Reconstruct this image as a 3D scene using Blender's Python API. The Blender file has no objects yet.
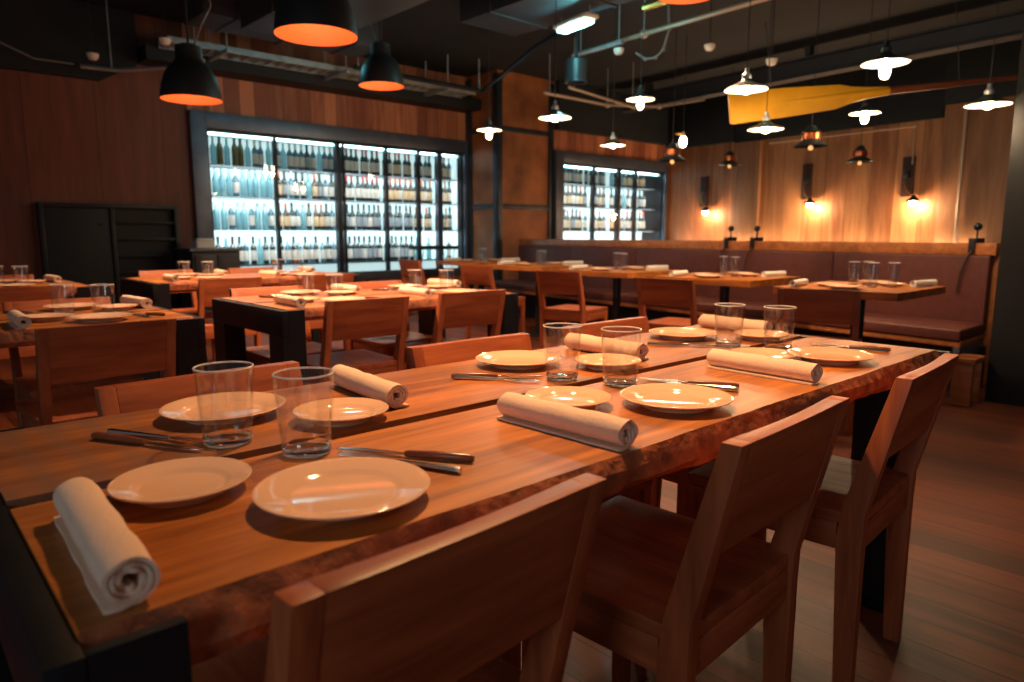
import bpy, bmesh, math, random
from mathutils import Vector, Matrix

random.seed(7)
PI = math.pi
S = bpy.context.scene
C = S.collection

# ------------------------------------------------------------------ camera
cam_d = bpy.data.cameras.new('camera')
cam_d.sensor_width = 36.0
cam_d.lens = 700 / 1024 * 36.0
cam_d.clip_start = 0.02
cam_d.dof.use_dof = True
cam_d.dof.focus_distance = 1.45
cam_d.dof.aperture_fstop = 4.0
cam = bpy.data.objects.new('camera', cam_d)
C.objects.link(cam)
cam.location = (0, 0, 1.07)
cam.rotation_euler = (math.radians(90 - 8.65), 0, math.radians(47.5 - 90))
S.camera = cam

# ------------------------------------------------------------------ world, exposure
world = bpy.data.worlds.new('dim_blue_ambience')
S.world = world
world.use_nodes = True
world.node_tree.nodes['Background'].inputs[0].default_value = (0.78, 0.69, 0.72, 1)
world.node_tree.nodes['Background'].inputs[1].default_value = 0.085
S.view_settings.view_transform = 'Standard'
S.view_settings.look = 'None'
S.view_settings.gamma = 1
S.view_settings.exposure = 0.0
S.view_settings.use_curve_mapping = False
S.cycles.use_denoising = True

WARM = (1.0, 0.52, 0.22)


def light(kind, name, loc, power, color=WARM, radius=0.05, target=None, spot=None, blend=0.6, size=None):
    d = bpy.data.lights.new(name, kind)
    d.energy = power
    d.color = color
    if kind in ('POINT', 'SPOT'):
        d.shadow_soft_size = radius
    if kind == 'SPOT':
        d.spot_size = math.radians(spot)
        d.spot_blend = blend
    if kind == 'AREA':
        d.shape = 'RECTANGLE'
        d.size, d.size_y = size
    o = bpy.data.objects.new(name, d)
    C.objects.link(o)
    o.location = loc
    if target is not None:
        o.rotation_euler = (Vector(target) - Vector(loc)).to_track_quat('-Z', 'Y').to_euler()
    return o


# lamps over the front table (their shades hang above the picture)
light('SPOT', 'front_table_lamp_light', (1.15, 1.32, 2.15), 165, (1.0, 0.53, 0.23), 0.05, (1.28, 1.0, 0.75), 112, 1.0)
light('SPOT', 'front_table_second_lamp_light', (2.0, 1.36, 2.2), 50, (1.0, 0.53, 0.23), 0.05, (1.9, 0.95, 0.75), 90, 1.0)


light('SPOT', 'aisle_fill_light', (1.9, 1.9, 2.4), 100, (1.0, 0.60, 0.38), 0.06, (1.95, 2.95, 0.55), 75, 0.9)  # added spot that brightens the near chair backs of the middle table
light('AREA', 'entrance_window_daylight', (-2.4, -0.5, 1.75), 15, (0.80, 0.94, 1.0), target=(2.5, 3.0, 0.9), size=(0.9, 1.3))
for lp, pw_ in (((0.9, -1.3, 2.5), 3), ((3.2, -0.9, 2.5), 3)):
    light('POINT', 'room_fill_behind_camera_light', lp, pw_, (1.0, 0.55, 0.30), 0.12)  # added warm fill for the room, stands for no particular lamps


# ------------------------------------------------------------------ materials
def lin(r, g, b):
    f = lambda c: (c / 255) / 12.92 if c / 255 <= 0.04045 else ((c / 255 + 0.055) / 1.055) ** 2.4
    return (f(r), f(g), f(b), 1)


def new_mat(name):
    m = bpy.data.materials.new(name)
    m.use_nodes = True
    nt = m.node_tree
    b = nt.nodes['Principled BSDF']
    return m, nt, b


def plain(name, col, rough=0.5, metal=0.0, spec=0.5, noise=0.0, nscale=20, bump=0.0, coat=0.0):
    m, nt, b = new_mat(name)
    b.inputs['Base Color'].default_value = col
    b.inputs['Roughness'].default_value = rough
    b.inputs['Metallic'].default_value = metal
    b.inputs['Specular IOR Level'].default_value = spec
    b.inputs['Coat Weight'].default_value = coat
    if noise or bump:
        tc = nt.nodes.new('ShaderNodeTexCoord')
        n = nt.nodes.new('ShaderNodeTexNoise')
        n.inputs['Scale'].default_value = nscale
        n.inputs['Detail'].default_value = 5
        nt.links.new(tc.outputs['Object'], n.inputs['Vector'])
        if noise:
            r = nt.nodes.new('ShaderNodeValToRGB')
            r.color_ramp.elements[0].position = 0.3
            r.color_ramp.elements[1].position = 0.7
            r.color_ramp.elements[0].color = tuple(c * (1 - noise) for c in col[:3]) + (1,)
            r.color_ramp.elements[1].color = tuple(min(1, c * (1 + noise)) for c in col[:3]) + (1,)
            nt.links.new(n.outputs['Fac'], r.inputs['Fac'])
            nt.links.new(r.outputs['Color'], b.inputs['Base Color'])
        if bump:
            bp = nt.nodes.new('ShaderNodeBump')
            bp.inputs['Strength'].default_value = bump
            bp.inputs['Distance'].default_value = 0.01
            nt.links.new(n.outputs['Fac'], bp.inputs['Height'])
            nt.links.new(bp.outputs['Normal'], b.inputs['Normal'])
    return m


def math_node(nt, op, a, bval):
    n = nt.nodes.new('ShaderNodeMath')
    n.operation = op
    nt.links.new(a, n.inputs[0])
    if isinstance(bval, (int, float)):
        n.inputs[1].default_value = bval
    else:
        nt.links.new(bval, n.inputs[1])
    return n.outputs[0]


def wood(name, c1, c2, axis=0, rough=0.4, scale=1.0, board=None, board_axis=0, bump=0.15, tint=0.35, wear=None, spec=0.5, wear_amt=0.7, wear_end=False):
    """grain runs along axis; board = width of separate planks counted along board_axis"""
    m, nt, b = new_mat(name)
    L = nt.links
    tc = nt.nodes.new('ShaderNodeTexCoord')
    oi = nt.nodes.new('ShaderNodeObjectInfo')
    off = nt.nodes.new('ShaderNodeVectorMath')
    off.operation = 'MULTIPLY_ADD'
    cb = nt.nodes.new('ShaderNodeCombineXYZ')
    for i in range(3):
        L.new(oi.outputs['Random'], cb.inputs[i])
    L.new(cb.outputs[0], off.inputs[0])
    off.inputs[1].default_value = (7.3, 5.1, 9.7)
    L.new(tc.outputs['Object'], off.inputs[2])
    vec = off.outputs[0]
    tintv = None
    if board:
        sp = nt.nodes.new('ShaderNodeSeparateXYZ')
        L.new(tc.outputs['Object'], sp.inputs[0])
        co = sp.outputs[board_axis]
        q = math_node(nt, 'DIVIDE', co, board)
        fl = math_node(nt, 'FLOOR', q, 0)
        wn = nt.nodes.new('ShaderNodeTexWhiteNoise')
        wn.noise_dimensions = '1D'
        L.new(fl, wn.inputs['W'])
        tintv = wn.outputs['Value']
        fr = math_node(nt, 'FRACT', q, 0)
        d = math_node(nt, 'ABSOLUTE', math_node(nt, 'SUBTRACT', fr, 0.5), 0)
        gap = math_node(nt, 'GREATER_THAN', d, 0.5 - 0.0025 / board)
        ad = nt.nodes.new('ShaderNodeVectorMath')
        ad.operation = 'MULTIPLY_ADD'
        L.new(wn.outputs['Color'], ad.inputs[0])
        ad.inputs[1].default_value = (11, 13, 17)
        L.new(vec, ad.inputs[2])
        vec = ad.outputs[0]
    mp = nt.nodes.new('ShaderNodeMapping')
    sc = [9 * scale] * 3
    sc[axis] = 0.8 * scale
    mp.inputs['Scale'].default_value = sc
    L.new(vec, mp.inputs['Vector'])
    n1 = nt.nodes.new('ShaderNodeTexNoise')
    n1.inputs['Scale'].default_value = 1.6
    n1.inputs['Detail'].default_value = 6
    n1.inputs['Distortion'].default_value = 0.9
    L.new(mp.outputs[0], n1.inputs['Vector'])
    n2 = nt.nodes.new('ShaderNodeTexNoise')
    n2.inputs['Scale'].default_value = 9
    n2.inputs['Detail'].default_value = 4
    L.new(mp.outputs[0], n2.inputs['Vector'])
    fac = math_node(nt, 'ADD', math_node(nt, 'MULTIPLY', n1.outputs['Fac'], 0.7), math_node(nt, 'MULTIPLY', n2.outputs['Fac'], 0.3))
    if tintv is not None:
        fac = math_node(nt, 'ADD', fac, math_node(nt, 'MULTIPLY', math_node(nt, 'SUBTRACT', tintv, 0.5), tint))
    r = nt.nodes.new('ShaderNodeValToRGB')
    r.color_ramp.elements[0].position = 0.33
    r.color_ramp.elements[1].position = 0.68
    r.color_ramp.elements[0].color = c1
    r.color_ramp.elements[1].color = c2
    L.new(fac, r.inputs['Fac'])
    col = r.outputs['Color']
    if board:
        mx = nt.nodes.new('ShaderNodeMix')
        mx.data_type = 'RGBA'
        L.new(gap, mx.inputs['Factor'])
        L.new(col, mx.inputs['A'])
        mx.inputs['B'].default_value = tuple(x * 0.25 for x in c1[:3]) + (1,)
        col = mx.outputs['Result']
    if wear:
        nw = nt.nodes.new('ShaderNodeTexNoise')
        nw.inputs['Scale'].default_value = 3.2
        nw.inputs['Detail'].default_value = 7
        L.new(tc.outputs['Object'], nw.inputs['Vector'])
        rw = nt.nodes.new('ShaderNodeValToRGB')
        rw.color_ramp.elements[0].position = 0.46
        rw.color_ramp.elements[1].position = 0.64
        L.new(nw.outputs['Fac'], rw.inputs['Fac'])
        mx = nt.nodes.new('ShaderNodeMix')
        mx.data_type = 'RGBA'
        wf = math_node(nt, 'MULTIPLY', rw.outputs['Color'], wear_amt)
        if wear_end:
            # one end of the old board is greyed right across, with saw marks
            sx = nt.nodes.new('ShaderNodeSeparateXYZ')
            L.new(tc.outputs['Object'], sx.inputs[0])
            mr = nt.nodes.new('ShaderNodeMapRange')
            mr.inputs['From Min'].default_value = -0.55
            mr.inputs['From Max'].default_value = -0.95
            mr.inputs['To Max'].default_value = 0.6
            L.new(sx.outputs[0], mr.inputs['Value'])
            wv = nt.nodes.new('ShaderNodeTexWave')
            wv.inputs['Scale'].default_value = 5.5
            wv.inputs['Distortion'].default_value = 2.5
            L.new(tc.outputs['Object'], wv.inputs['Vector'])
            wf = math_node(nt, 'ADD', wf, math_node(nt, 'MULTIPLY', mr.outputs[0], math_node(nt, 'ADD', math_node(nt, 'MULTIPLY', wv.outputs['Fac'], 0.5), 0.5)))
        L.new(wf, mx.inputs['Factor'])
        L.new(col, mx.inputs['A'])
        mx.inputs['B'].default_value = wear
        col = mx.outputs['Result']
    L.new(col, b.inputs['Base Color'])
    b.inputs['Roughness'].default_value = rough
    b.inputs['Specular IOR Level'].default_value = spec
    if bump:
        bp = nt.nodes.new('ShaderNodeBump')
        bp.inputs['Strength'].default_value = bump
        bp.inputs['Distance'].default_value = 0.004
        L.new(fac, bp.inputs['Height'])
        L.new(bp.outputs['Normal'], b.inputs['Normal'])
    return m


def emit(name, col, strength):
    m, nt, b = new_mat(name)
    b.inputs['Base Color'].default_value = col
    b.inputs['Emission Color'].default_value = col
    b.inputs['Emission Strength'].default_value = strength
    return m


def clear_glass(name, tint=(1, 1, 1, 1), refl=0.045, gain=1.0, rough=0.0):
    """thin pane or wall: see-through with mirror reflections by angle"""
    m = bpy.data.materials.new(name)
    m.use_nodes = True
    nt = m.node_tree
    nt.nodes.clear()
    out = nt.nodes.new('ShaderNodeOutputMaterial')
    tr = nt.nodes.new('ShaderNodeBsdfTransparent')
    tr.inputs[0].default_value = tint
    gl = nt.nodes.new('ShaderNodeBsdfGlossy')
    gl.inputs['Roughness'].default_value = rough
    lw = nt.nodes.new('ShaderNodeLayerWeight')
    pw = math_node(nt, 'POWER', lw.outputs['Facing'], 4.0)
    mu = math_node(nt, 'MULTIPLY', math_node(nt, 'ADD', math_node(nt, 'MULTIPLY', pw, 0.55), refl), gain)
    mx = nt.nodes.new('ShaderNodeMixShader')
    nt.links.new(mu, mx.inputs[0])
    nt.links.new(tr.outputs[0], mx.inputs[1])
    nt.links.new(gl.outputs[0], mx.inputs[2])
    nt.links.new(mx.outputs[0], out.inputs[0])
    return m


M = {}
M['table_wood'] = wood('orange_oiled_table_wood', lin(114, 56, 20), lin(214, 132, 54), 0, 0.40, 1.1, wear=lin(168, 120, 84), wear_amt=0.25)
M['table_wood_worn'] = wood('worn_table_wood', lin(106, 52, 22), lin(202, 124, 54), 0, 0.40, 1.1, wear=lin(126, 96, 84), wear_amt=0.4, wear_end=True)
M['live_edge'] = plain('rough_bark_brown_edge', lin(158, 86, 50), 0.7, noise=0.5, nscale=28, bump=1.0)
M['chair_x'] = wood('chair_wood_grain_across', lin(130, 62, 36), lin(184, 100, 58), 0, 0.4, 1.3)
M['chair_y'] = wood('chair_wood_grain_deep', lin(130, 62, 36), lin(184, 100, 58), 1, 0.4, 1.3)
M['chair_z'] = wood('chair_wood_grain_upright', lin(130, 62, 36), lin(184, 100, 58), 2, 0.4, 1.3)
M['black_steel'] = plain('black_steel', lin(27, 31, 38), 0.42, 0.3, noise=0.2, nscale=8)
M['grey_steel'] = plain('grey_steel_trim', lin(96, 106, 124), 0.4, 0.6, noise=0.15, nscale=6)
M['dark_steel'] = plain('dark_blue_steel', lin(60, 68, 78), 0.38, 0.6, noise=0.25, nscale=5)
M['galvanised'] = plain('galvanised_metal', lin(176, 186, 190), 0.42, 0.6, noise=0.2, nscale=12)
M['ceiling'] = plain('black_painted_ceiling', lin(24, 31, 37), 0.8, noise=0.15, nscale=3)
M['duct'] = plain('charcoal_duct_paint', lin(44, 48, 56), 0.6, 0.0, noise=0.15, nscale=4)
M['floor'] = wood('brown_floor_boards', lin(78, 36, 18), lin(126, 62, 31), 1, 0.45, 0.7, board=0.13, board_axis=0, tint=0.2)
M['wall_boards'] = wood('red_brown_wall_boards', lin(142, 80, 56), lin(204, 130, 92), 2, 0.5, 0.7, board=0.17, board_axis=0, tint=0.5)
M['wall_rust'] = wood('dark_red_brown_panelling', lin(92, 46, 30), lin(126, 68, 44), 2, 0.55, 0.5, board=0.6, board_axis=0, tint=0.15)
M['light_boards'] = wood('amber_wall_boards', lin(146, 92, 58), lin(200, 142, 94), 2, 0.5, 0.6, board=0.32, board_axis=1, tint=0.3)
M['pale_boards'] = wood('pale_upright_board', lin(146, 100, 72), lin(186, 136, 98), 2, 0.5, 0.6)
M['rail_wood'] = wood('orange_rail_wood', lin(140, 80, 42), lin(200, 126, 72), 1, 0.4, 0.8)
M['leather'] = plain('maroon_leather', lin(92, 46, 40), 0.5, noise=0.15, nscale=18, bump=0.1)
M['rust_panel'] = plain('rusted_steel_sheet', lin(150, 92, 54), 0.5, 0.2, noise=0.5, nscale=2.5, bump=0.1)
M['cabinet_black'] = plain('matt_black_lacquer', lin(17, 22, 28), 0.6)
M['wall_black'] = plain('near_black_wall_paint', lin(13, 18, 23), 0.75)
M['enamel_white'] = plain('white_enamel', lin(236, 232, 224), 0.3)
M['enamel_dark'] = plain('dark_green_enamel', lin(46, 58, 60), 0.3)
M['dome_black'] = plain('black_lamp_enamel', lin(34, 38, 42), 0.45)
M['dome_orange'] = plain('orange_lamp_lining', (0.86, 0.25, 0.07, 1), 0.55)
M['copper'] = plain('aged_copper', lin(190, 106, 66), 0.35, 0.9, noise=0.3, nscale=10)
M['brass'] = plain('brass', lin(200, 160, 90), 0.35, 0.9)
M['bulb'] = emit('glowing_bulb', (1.0, 0.80, 0.55, 1), 45)
M['bulb_orange'] = emit('glowing_amber_bulb', (1.0, 0.50, 0.18, 1), 1.1)
M['bulb_sconce'] = emit('glowing_wall_bulb', (1.0, 0.72, 0.40, 1), 110)
M['porcelain'] = plain('cream_glazed_porcelain', lin(230, 188, 158), 0.07, spec=0.5)
M['linen'] = plain('beige_linen', lin(232, 200, 176), 0.9, noise=0.02, nscale=160, bump=0.12)
M['linen_pale'] = plain('white_linen', lin(232, 226, 216), 0.9, noise=0.02, nscale=160, bump=0.12)
M['cutlery'] = plain('polished_steel', lin(225, 220, 212), 0.2, 1.0)
M['handle_wood'] = plain('dark_brown_cutlery_handle', lin(120, 66, 40), 0.3, noise=0.3, nscale=60)
M['tumbler'] = clear_glass('clear_tumbler_glass', (0.99, 0.99, 0.99, 1), 0.09, 1.0)
M['rim_glint'] = plain('white_rim_glint', (0.95, 0.95, 0.95, 1), 0.12)  # half-opaque white put in for the lamp glints on rim and foot
M['rim_glint'].node_tree.nodes['Principled BSDF'].inputs['Transmission Weight'].default_value = 0.45
M['pane'] = clear_glass('fridge_door_glass', (0.95, 0.98, 0.98, 1), 0.04, 0.8)
g, nt, b = new_mat('thick_clear_glass')
b.inputs['Transmission Weight'].default_value = 1
b.inputs['Roughness'].default_value = 0.02
b.inputs['IOR'].default_value = 1.27
M['thick_glass'] = g
M['led_panel'] = emit('backlit_white_panel', (0.72, 0.95, 0.97, 1), 0.85)
M['led_strip'] = emit('cyan_white_light_strip', (0.55, 0.95, 1.0, 1), 1.6)
M['teal_lamp'] = emit('teal_white_emergency_lens', (0.55, 1.0, 0.95, 1), 5)
M['yellow'] = plain('yellow_oar_paint', lin(226, 168, 30), 0.5, noise=0.12, nscale=5)
M['shaft'] = wood('brown_oar_shaft', lin(96, 52, 34), lin(150, 84, 54), 0, 0.4, 1)
M['cable'] = plain('pale_grey_cable', lin(130, 130, 128), 0.6)
M['black_cable'] = plain('black_cable', lin(28, 30, 32), 0.6)
M['conduit'] = plain('beige_metal_conduit', lin(190, 170, 150), 0.4, 0.4)
M['strap'] = plain('dark_leather_strap', lin(66, 40, 34), 0.6)
M['shelf_glass'] = plain('dark_metal_shelf', lin(84, 92, 98), 0.35, 0.5)
M['pole_steel'] = plain('glossy_dark_pole_steel', lin(60, 66, 72), 0.22, 0.8)
M['rubber'] = plain('black_rubber', lin(20, 20, 20), 0.8)
M['paper_white'] = plain('white_card', lin(215, 215, 210), 0.7)
BOT = {
    'dark': plain('dark_green_bottle_glass', lin(38, 52, 52), 0.08, spec=0.7),
    'brown': plain('dark_brown_bottle_glass', lin(62, 44, 36), 0.1, spec=0.7),
    'blue': plain('slate_blue_bottle_glass', lin(70, 110, 128), 0.08, spec=0.7),
    'olive': plain('olive_bottle_glass', lin(112, 104, 62), 0.1, spec=0.7),
}
m_, nt_, b_ = new_mat('clear_teal_bottle_glass')
b_.inputs['Base Color'].default_value = (0.28, 0.55, 0.62, 1)
b_.inputs['Transmission Weight'].default_value = 0.55
b_.inputs['Roughness'].default_value = 0.1
BOT['teal'] = m_
LABM = {'white': plain('white_bottle_label', lin(216, 210, 200), 0.6, noise=0.1, nscale=120),
        'cream': plain('cream_bottle_label', lin(220, 190, 150), 0.6, noise=0.1, nscale=120),
        'grey': plain('grey_bottle_label', lin(150, 158, 165), 0.6, noise=0.1, nscale=120)}
CAPM = {'red': plain('red_foil', lin(190, 50, 36), 0.35), 'black': plain('black_foil', lin(32, 34, 38), 0.35),
        'white': plain('white_foil', lin(222, 220, 212), 0.4), 'copper': plain('copper_foil', lin(170, 100, 70), 0.35, 0.5)}


# ------------------------------------------------------------------ mesh helpers
def T(x=0, y=0, z=0, rz=0):
    return Matrix.Translation((x, y, z)) @ Matrix.Rotation(rz, 4, 'Z')


class MB:
    def __init__(s):
        s.bm = bmesh.new()

    def _new(s, verts, faces, mi=0, X=None):
        vs = [s.bm.verts.new(X @ Vector(v) if X else v) for v in verts]
        out = []
        for f in faces:
            try:
                fa = s.bm.faces.new([vs[i] for i in f])
                fa.material_index = mi
                out.append(fa)
            except ValueError:
                pass
        return vs, out

    def box(s, a, b, mi=0, X=None):
        x0, y0, z0 = a
        x1, y1, z1 = b
        v = [(x0, y0, z0), (x1, y0, z0), (x1, y1, z0), (x0, y1, z0), (x0, y0, z1), (x1, y0, z1), (x1, y1, z1), (x0, y1, z1)]
        s._new(v, [(0, 3, 2, 1), (4, 5, 6, 7), (0, 1, 5, 4), (1, 2, 6, 5), (2, 3, 7, 6), (3, 0, 4, 7)], mi, X)
        return s

    def prism(s, poly, x0, x1, mi=0, X=None, plane='yz'):
        n = len(poly)
        def pt(p, h):
            return {'yz': (h, p[0], p[1]), 'xz': (p[0], h, p[1]), 'xy': (p[0], p[1], h)}[plane]
        v = [pt(p, x0) for p in poly] + [pt(p, x1) for p in poly]
        f = [tuple(range(n))[::-1], tuple(range(n, 2 * n))] + [(i, (i + 1) % n, n + (i + 1) % n, n + i) for i in range(n)]
        s._new(v, f, mi, X)
        return s

    def lathe(s, prof, n=32, mi=0, X=None, closed=False):
        """prof = [(r, z)], r=0 ends become poles"""
        verts, rings = [], []
        for r, z in prof:
            if r < 1e-6:
                rings.append([len(verts)])
                verts.append((0, 0, z))
            else:
                rings.append(list(range(len(verts), len(verts) + n)))
                verts += [(r * math.cos(2 * PI * k / n), r * math.sin(2 * PI * k / n), z) for k in range(n)]
        faces = []
        pairs = list(zip(rings, rings[1:]))
        if closed:
            pairs.append((rings[-1], rings[0]))
        for A, B in pairs:
            for k in range(n):
                k2 = (k + 1) % n
                if len(A) == 1 and len(B) == 1:
                    continue
                if len(A) == 1:
                    faces.append((A[0], B[k2], B[k]))
                elif len(B) == 1:
                    faces.append((A[k], A[k2], B[0]))
                else:
                    faces.append((A[k], A[k2], B[k2], B[k]))
        s._new(verts, faces, mi, X)
        return s

    def tube(s, pts, r, n=8, mi=0, X=None, cap=True):
        pts = [Vector(p) for p in pts]
        rs = r if isinstance(r, (list, tuple)) else [r] * len(pts)
        verts, faces = [], []
        up = Vector((0, 0, 1))
        prev = None
        for i, p in enumerate(pts):
            d = (pts[min(i + 1, len(pts) - 1)] - pts[max(i - 1, 0)]).normalized()
            if prev is None:
                a = d.cross(up)
                if a.length < 1e-3:
                    a = d.cross(Vector((1, 0, 0)))
            else:
                a = prev - d * prev.dot(d)
                if a.length < 1e-4:
                    a = d.cross(up)
            a.normalize()
            prev = a
            b = d.cross(a)
            for k in range(n):
                t = 2 * PI * k / n
                verts.append(p + (a * math.cos(t) + b * math.sin(t)) * rs[i])
        for i in range(len(pts) - 1):
            for k in range(n):
                faces.append((i * n + k, i * n + (k + 1) % n, (i + 1) * n + (k + 1) % n, (i + 1) * n + k))
        if cap:
            faces.append(tuple(range(n))[::-1])
            faces.append(tuple(range((len(pts) - 1) * n, len(pts) * n)))
        s._new(verts, faces, mi, X)
        return s

    def sphere(s, c, r, mi=0, seg=16, X=None):
        prof = [(r * math.sin(PI * k / 10), -r * math.cos(PI * k / 10)) for k in range(11)]
        prof[0] = (0, -r)
        prof[-1] = (0, r)
        s.lathe(prof, seg, mi, (X or Matrix()) @ Matrix.Translation(c))
        return s

    def build(s, name, mats, parent=None, bevel=0.0, seg=2, ang=38, X=None):
        bm = s.bm
        bmesh.ops.recalc_face_normals(bm, faces=bm.faces)
        if bevel:
            es = [e for e in bm.edges if len(e.link_faces) == 2 and e.calc_face_angle(0) > math.radians(35)]
            bmesh.ops.bevel(bm, geom=es, offset=bevel, segments=seg, profile=0.6, affect='EDGES', clamp_overlap=True)
        me = bpy.data.meshes.new(name)
        bm.to_mesh(me)
        bm.free()
        for p in me.polygons:
            p.use_smooth = True
        me.set_sharp_from_angle(angle=math.radians(ang))
        for m in (mats if isinstance(mats, (list, tuple)) else [mats]):
            me.materials.append(m)
        o = bpy.data.objects.new(name, me)
        C.objects.link(o)
        if parent:
            o.parent = parent
        if X is not None:
            o.matrix_local = X
        return o


def tag(o, label=None, cat=None, group=None, kind=None):
    if label:
        o['label'] = label
    if cat:
        o['category'] = cat
    if group:
        o['group'] = group
    if kind:
        o['kind'] = kind
    return o


def thing(name, label, cat, loc=(0, 0, 0), rz=0.0, group=None):
    o = bpy.data.objects.new(name, None)
    o.empty_display_size = 0.05
    C.objects.link(o)
    o.location = loc
    o.rotation_euler = (0, 0, rz)
    return tag(o, label, cat, group)


KIDS = {}


def copy_tree(o, parent=None):
    c = o.copy()
    C.objects.link(c)
    if parent:
        c.parent = parent
    for ch in list(o.children):
        copy_tree(ch, c)
    return c


def struct(name, mb, mats, bevel=0.0, parent=None):
    o = mb.build(name, mats, parent, bevel)
    if not parent:
        o['kind'] = 'structure'
    return o


class Proto:
    """first placing moves the original, later ones copy it with all its parts"""
    def __init__(s, root):
        s.root, s.used = root, False

    def place(s, loc, rz, label, group=None, cat=None):
        o = copy_tree(s.root) if s.used else s.root
        s.used = True
        o.location = loc
        o.rotation_euler = (0, 0, rz)
        return tag(o, label, cat, group)


# ------------------------------------------------------------------ the room
WY = 8.0            # wall with the big wine fridge
FLOOR = struct('floor', MB().box((-2.5, -3.0, -0.1), (12.5, 9.2, 0.0)), M['floor'])
struct('ceiling', MB().box((-2.5, -1.0, 3.25), (12.5, 9.2, 3.35)), M['ceiling'])
F1 = (2.665, 6.44, 0.50, 2.375)     # big fridge outer x0,x1,z0,z1
w = MB()
w.box((-2.5, WY, 0), (F1[0], WY + 0.1, 3.25))
struct('wall_left', w, M['wall_rust'])
w = MB()
w.box((F1[0], WY, 0), (F1[1] + 0.1, WY + 0.1, F1[2]))
w.box((F1[0], WY, F1[3]), (F1[1] + 0.1, WY + 0.1, 3.25))
struct('wall_back', w, M['wall_boards'])
struct('trim_1', MB().box((2.2, WY - 0.35, 2.76), (6.44, WY - 0.002, 2.90)), M['cabinet_black'])      # black soffit under the tray
# steel clad pillar
PX0, PX1, PY = 6.44, 7.53, 7.32
p = MB()
p.box((PX0 + 0.02, PY + 0.02, 0), (PX1, 8.7, 3.25))
pil = struct('wall_pillar', p, M['rust_panel'])
f = MB()
for z in (0.08, 1.42, 2.46):
    f.box((PX0, PY, z), (PX1, PY + 0.03, z + 0.07))
    f.box((PX0, PY, z), (PX0 + 0.03, 8.0, z + 0.07))
for x in (PX0, PX1 - 0.09):
    f.box((x, PY - 0.005, 0.0), (x + 0.09, PY + 0.03, 3.2))
f.box((PX0 - 0.005, PY, 0.0), (PX0 + 0.03, PY + 0.09, 3.2))
f.box((PX0 - 0.005, 7.88, 0.0), (PX0 + 0.03, 8.0, 3.2))
struct('trim_2', f, M['dark_steel'], 0.003)
# wall with the second fridge
F2 = (7.53, 10.28, 0.50, 2.28)
FY2 = PY
w = MB()
w.box((F2[0], FY2, 0), (F2[1], FY2 + 0.1, F2[2]))
w.box((F2[0], FY2, F2[3]), (F2[1], FY2 + 0.1, 3.25))
w.box((F2[1], FY2, 0), (10.6, FY2 + 0.1, 3.25))
struct('wall_far', w, M['wall_boards'])
# amber wall with the wall lamps, turned a few degrees
A6 = math.radians(6)
XW = Matrix.Translation((10.35, 7.32, 0)) @ Matrix.Rotation(-A6, 4, 'Z')     # local -y runs to the right along the wall, +x is behind it
w = MB()
w.box((0, -7.5, 0), (0.12, 0.1, 3.25))
wr = w.build('wall_right', M['light_boards'], None, X=XW)
wr['kind'] = 'structure'
w = MB()
w.box((-0.07, -1.86, 0), (-0.002, -1.38, 2.475))
o = w.build('trim_3', M['pale_boards'], None, 0.003, X=XW)
o['kind'] = 'structure'
w = MB()
w.box((-0.06, -5.55, 0), (-0.002, -4.40, 2.62))
o = w.build('trim_4', M['pale_boards'], None, 0.003, X=XW)
o['kind'] = 'structure'
w = MB()
w.box((-0.05, -4.38, 2.48), (-0.002, -1.375, 3.24))
w.box((-0.07, -7.4, 2.63), (-0.002, -4.385, 3.24))
w.box((-0.07, -1.37, 2.50), (-0.002, -0.002, 3.24))
o = w.build('trim_5', M['ceiling'], None, 0.003, X=XW)
o['kind'] = 'structure'
w = MB()
w.prism([(-2.5, 2.55), (1.85, 2.55), (2.19, 2.74), (2.19, 3.24), (-2.5, 3.24)], 7.9, 7.997, plane='xz')
struct('trim_6', w, M['ceiling'])
struct('trim_7', MB().box((7.54, FY2 - 0.09, 2.57), (10.2, FY2 - 0.002, 3.24)), M['ceiling'])
# black wall end on the right
struct('wall_side', MB().box((5.26, -3.0, 0), (6.2, 1.20, 3.25)), M['wall_black'], 0.004)
# light strip along the foot of the amber wall, hidden behind the bench back
strip = light('AREA', 'wall_foot_strip_light', (0, 0, 0), 34, (1.0, 0.68, 0.38), size=(4.6, 0.05))
strip.matrix_world = XW @ Matrix.Translation((-0.14, -2.6, 0.88)) @ Matrix.Rotation(math.radians(180 - 14), 4, 'Y') @ Matrix.Rotation(math.radians(90), 4, 'Z')

# ------------------------------------------------------------------ black cabinet on the left wall
cab = thing('cabinet', 'low wide black built-in cabinet on the left wooden wall with slatted right half', 'cabinet', (1.85, WY, 0))
mb = MB()
mb.box((-0.62, -0.10, 0.0), (-0.58, -0.004, 1.37))
mb.box((0.58, -0.10, 0.0), (0.62, -0.004, 1.37))
mb.box((-0.58, -0.10, 1.33), (0.58, -0.004, 1.37))
mb.box((-0.02, -0.09, 0.05), (0.02, -0.004, 1.33))
mb.box((-0.58, -0.09, 0.0), (0.58, -0.004, 0.05))
mb.build('frame', M['black_steel'], cab, 0.003)
dr = MB().box((-0.575, -0.07, 0.055), (-0.025, -0.035, 1.325)).build('door', M['cabinet_black'], cab, 0.003)
MB().tube([(-0.10, -0.072, 1.17), (-0.10, -0.095, 1.17)], 0.012, 10).build('handle', M['black_steel'], dr)
MB().box((0.022, -0.02, 0.05), (0.575, -0.006, 1.33)).build('back_panel', M['cabinet_black'], cab)
for k in range(7):
    z = 0.16 + k * 0.17
    MB().box((0.022, -0.085, z), (0.575, -0.021, z + 0.022)).build('shelf', M['black_steel'] if k % 2 else M['cabinet_black'], cab, 0.002)


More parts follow.
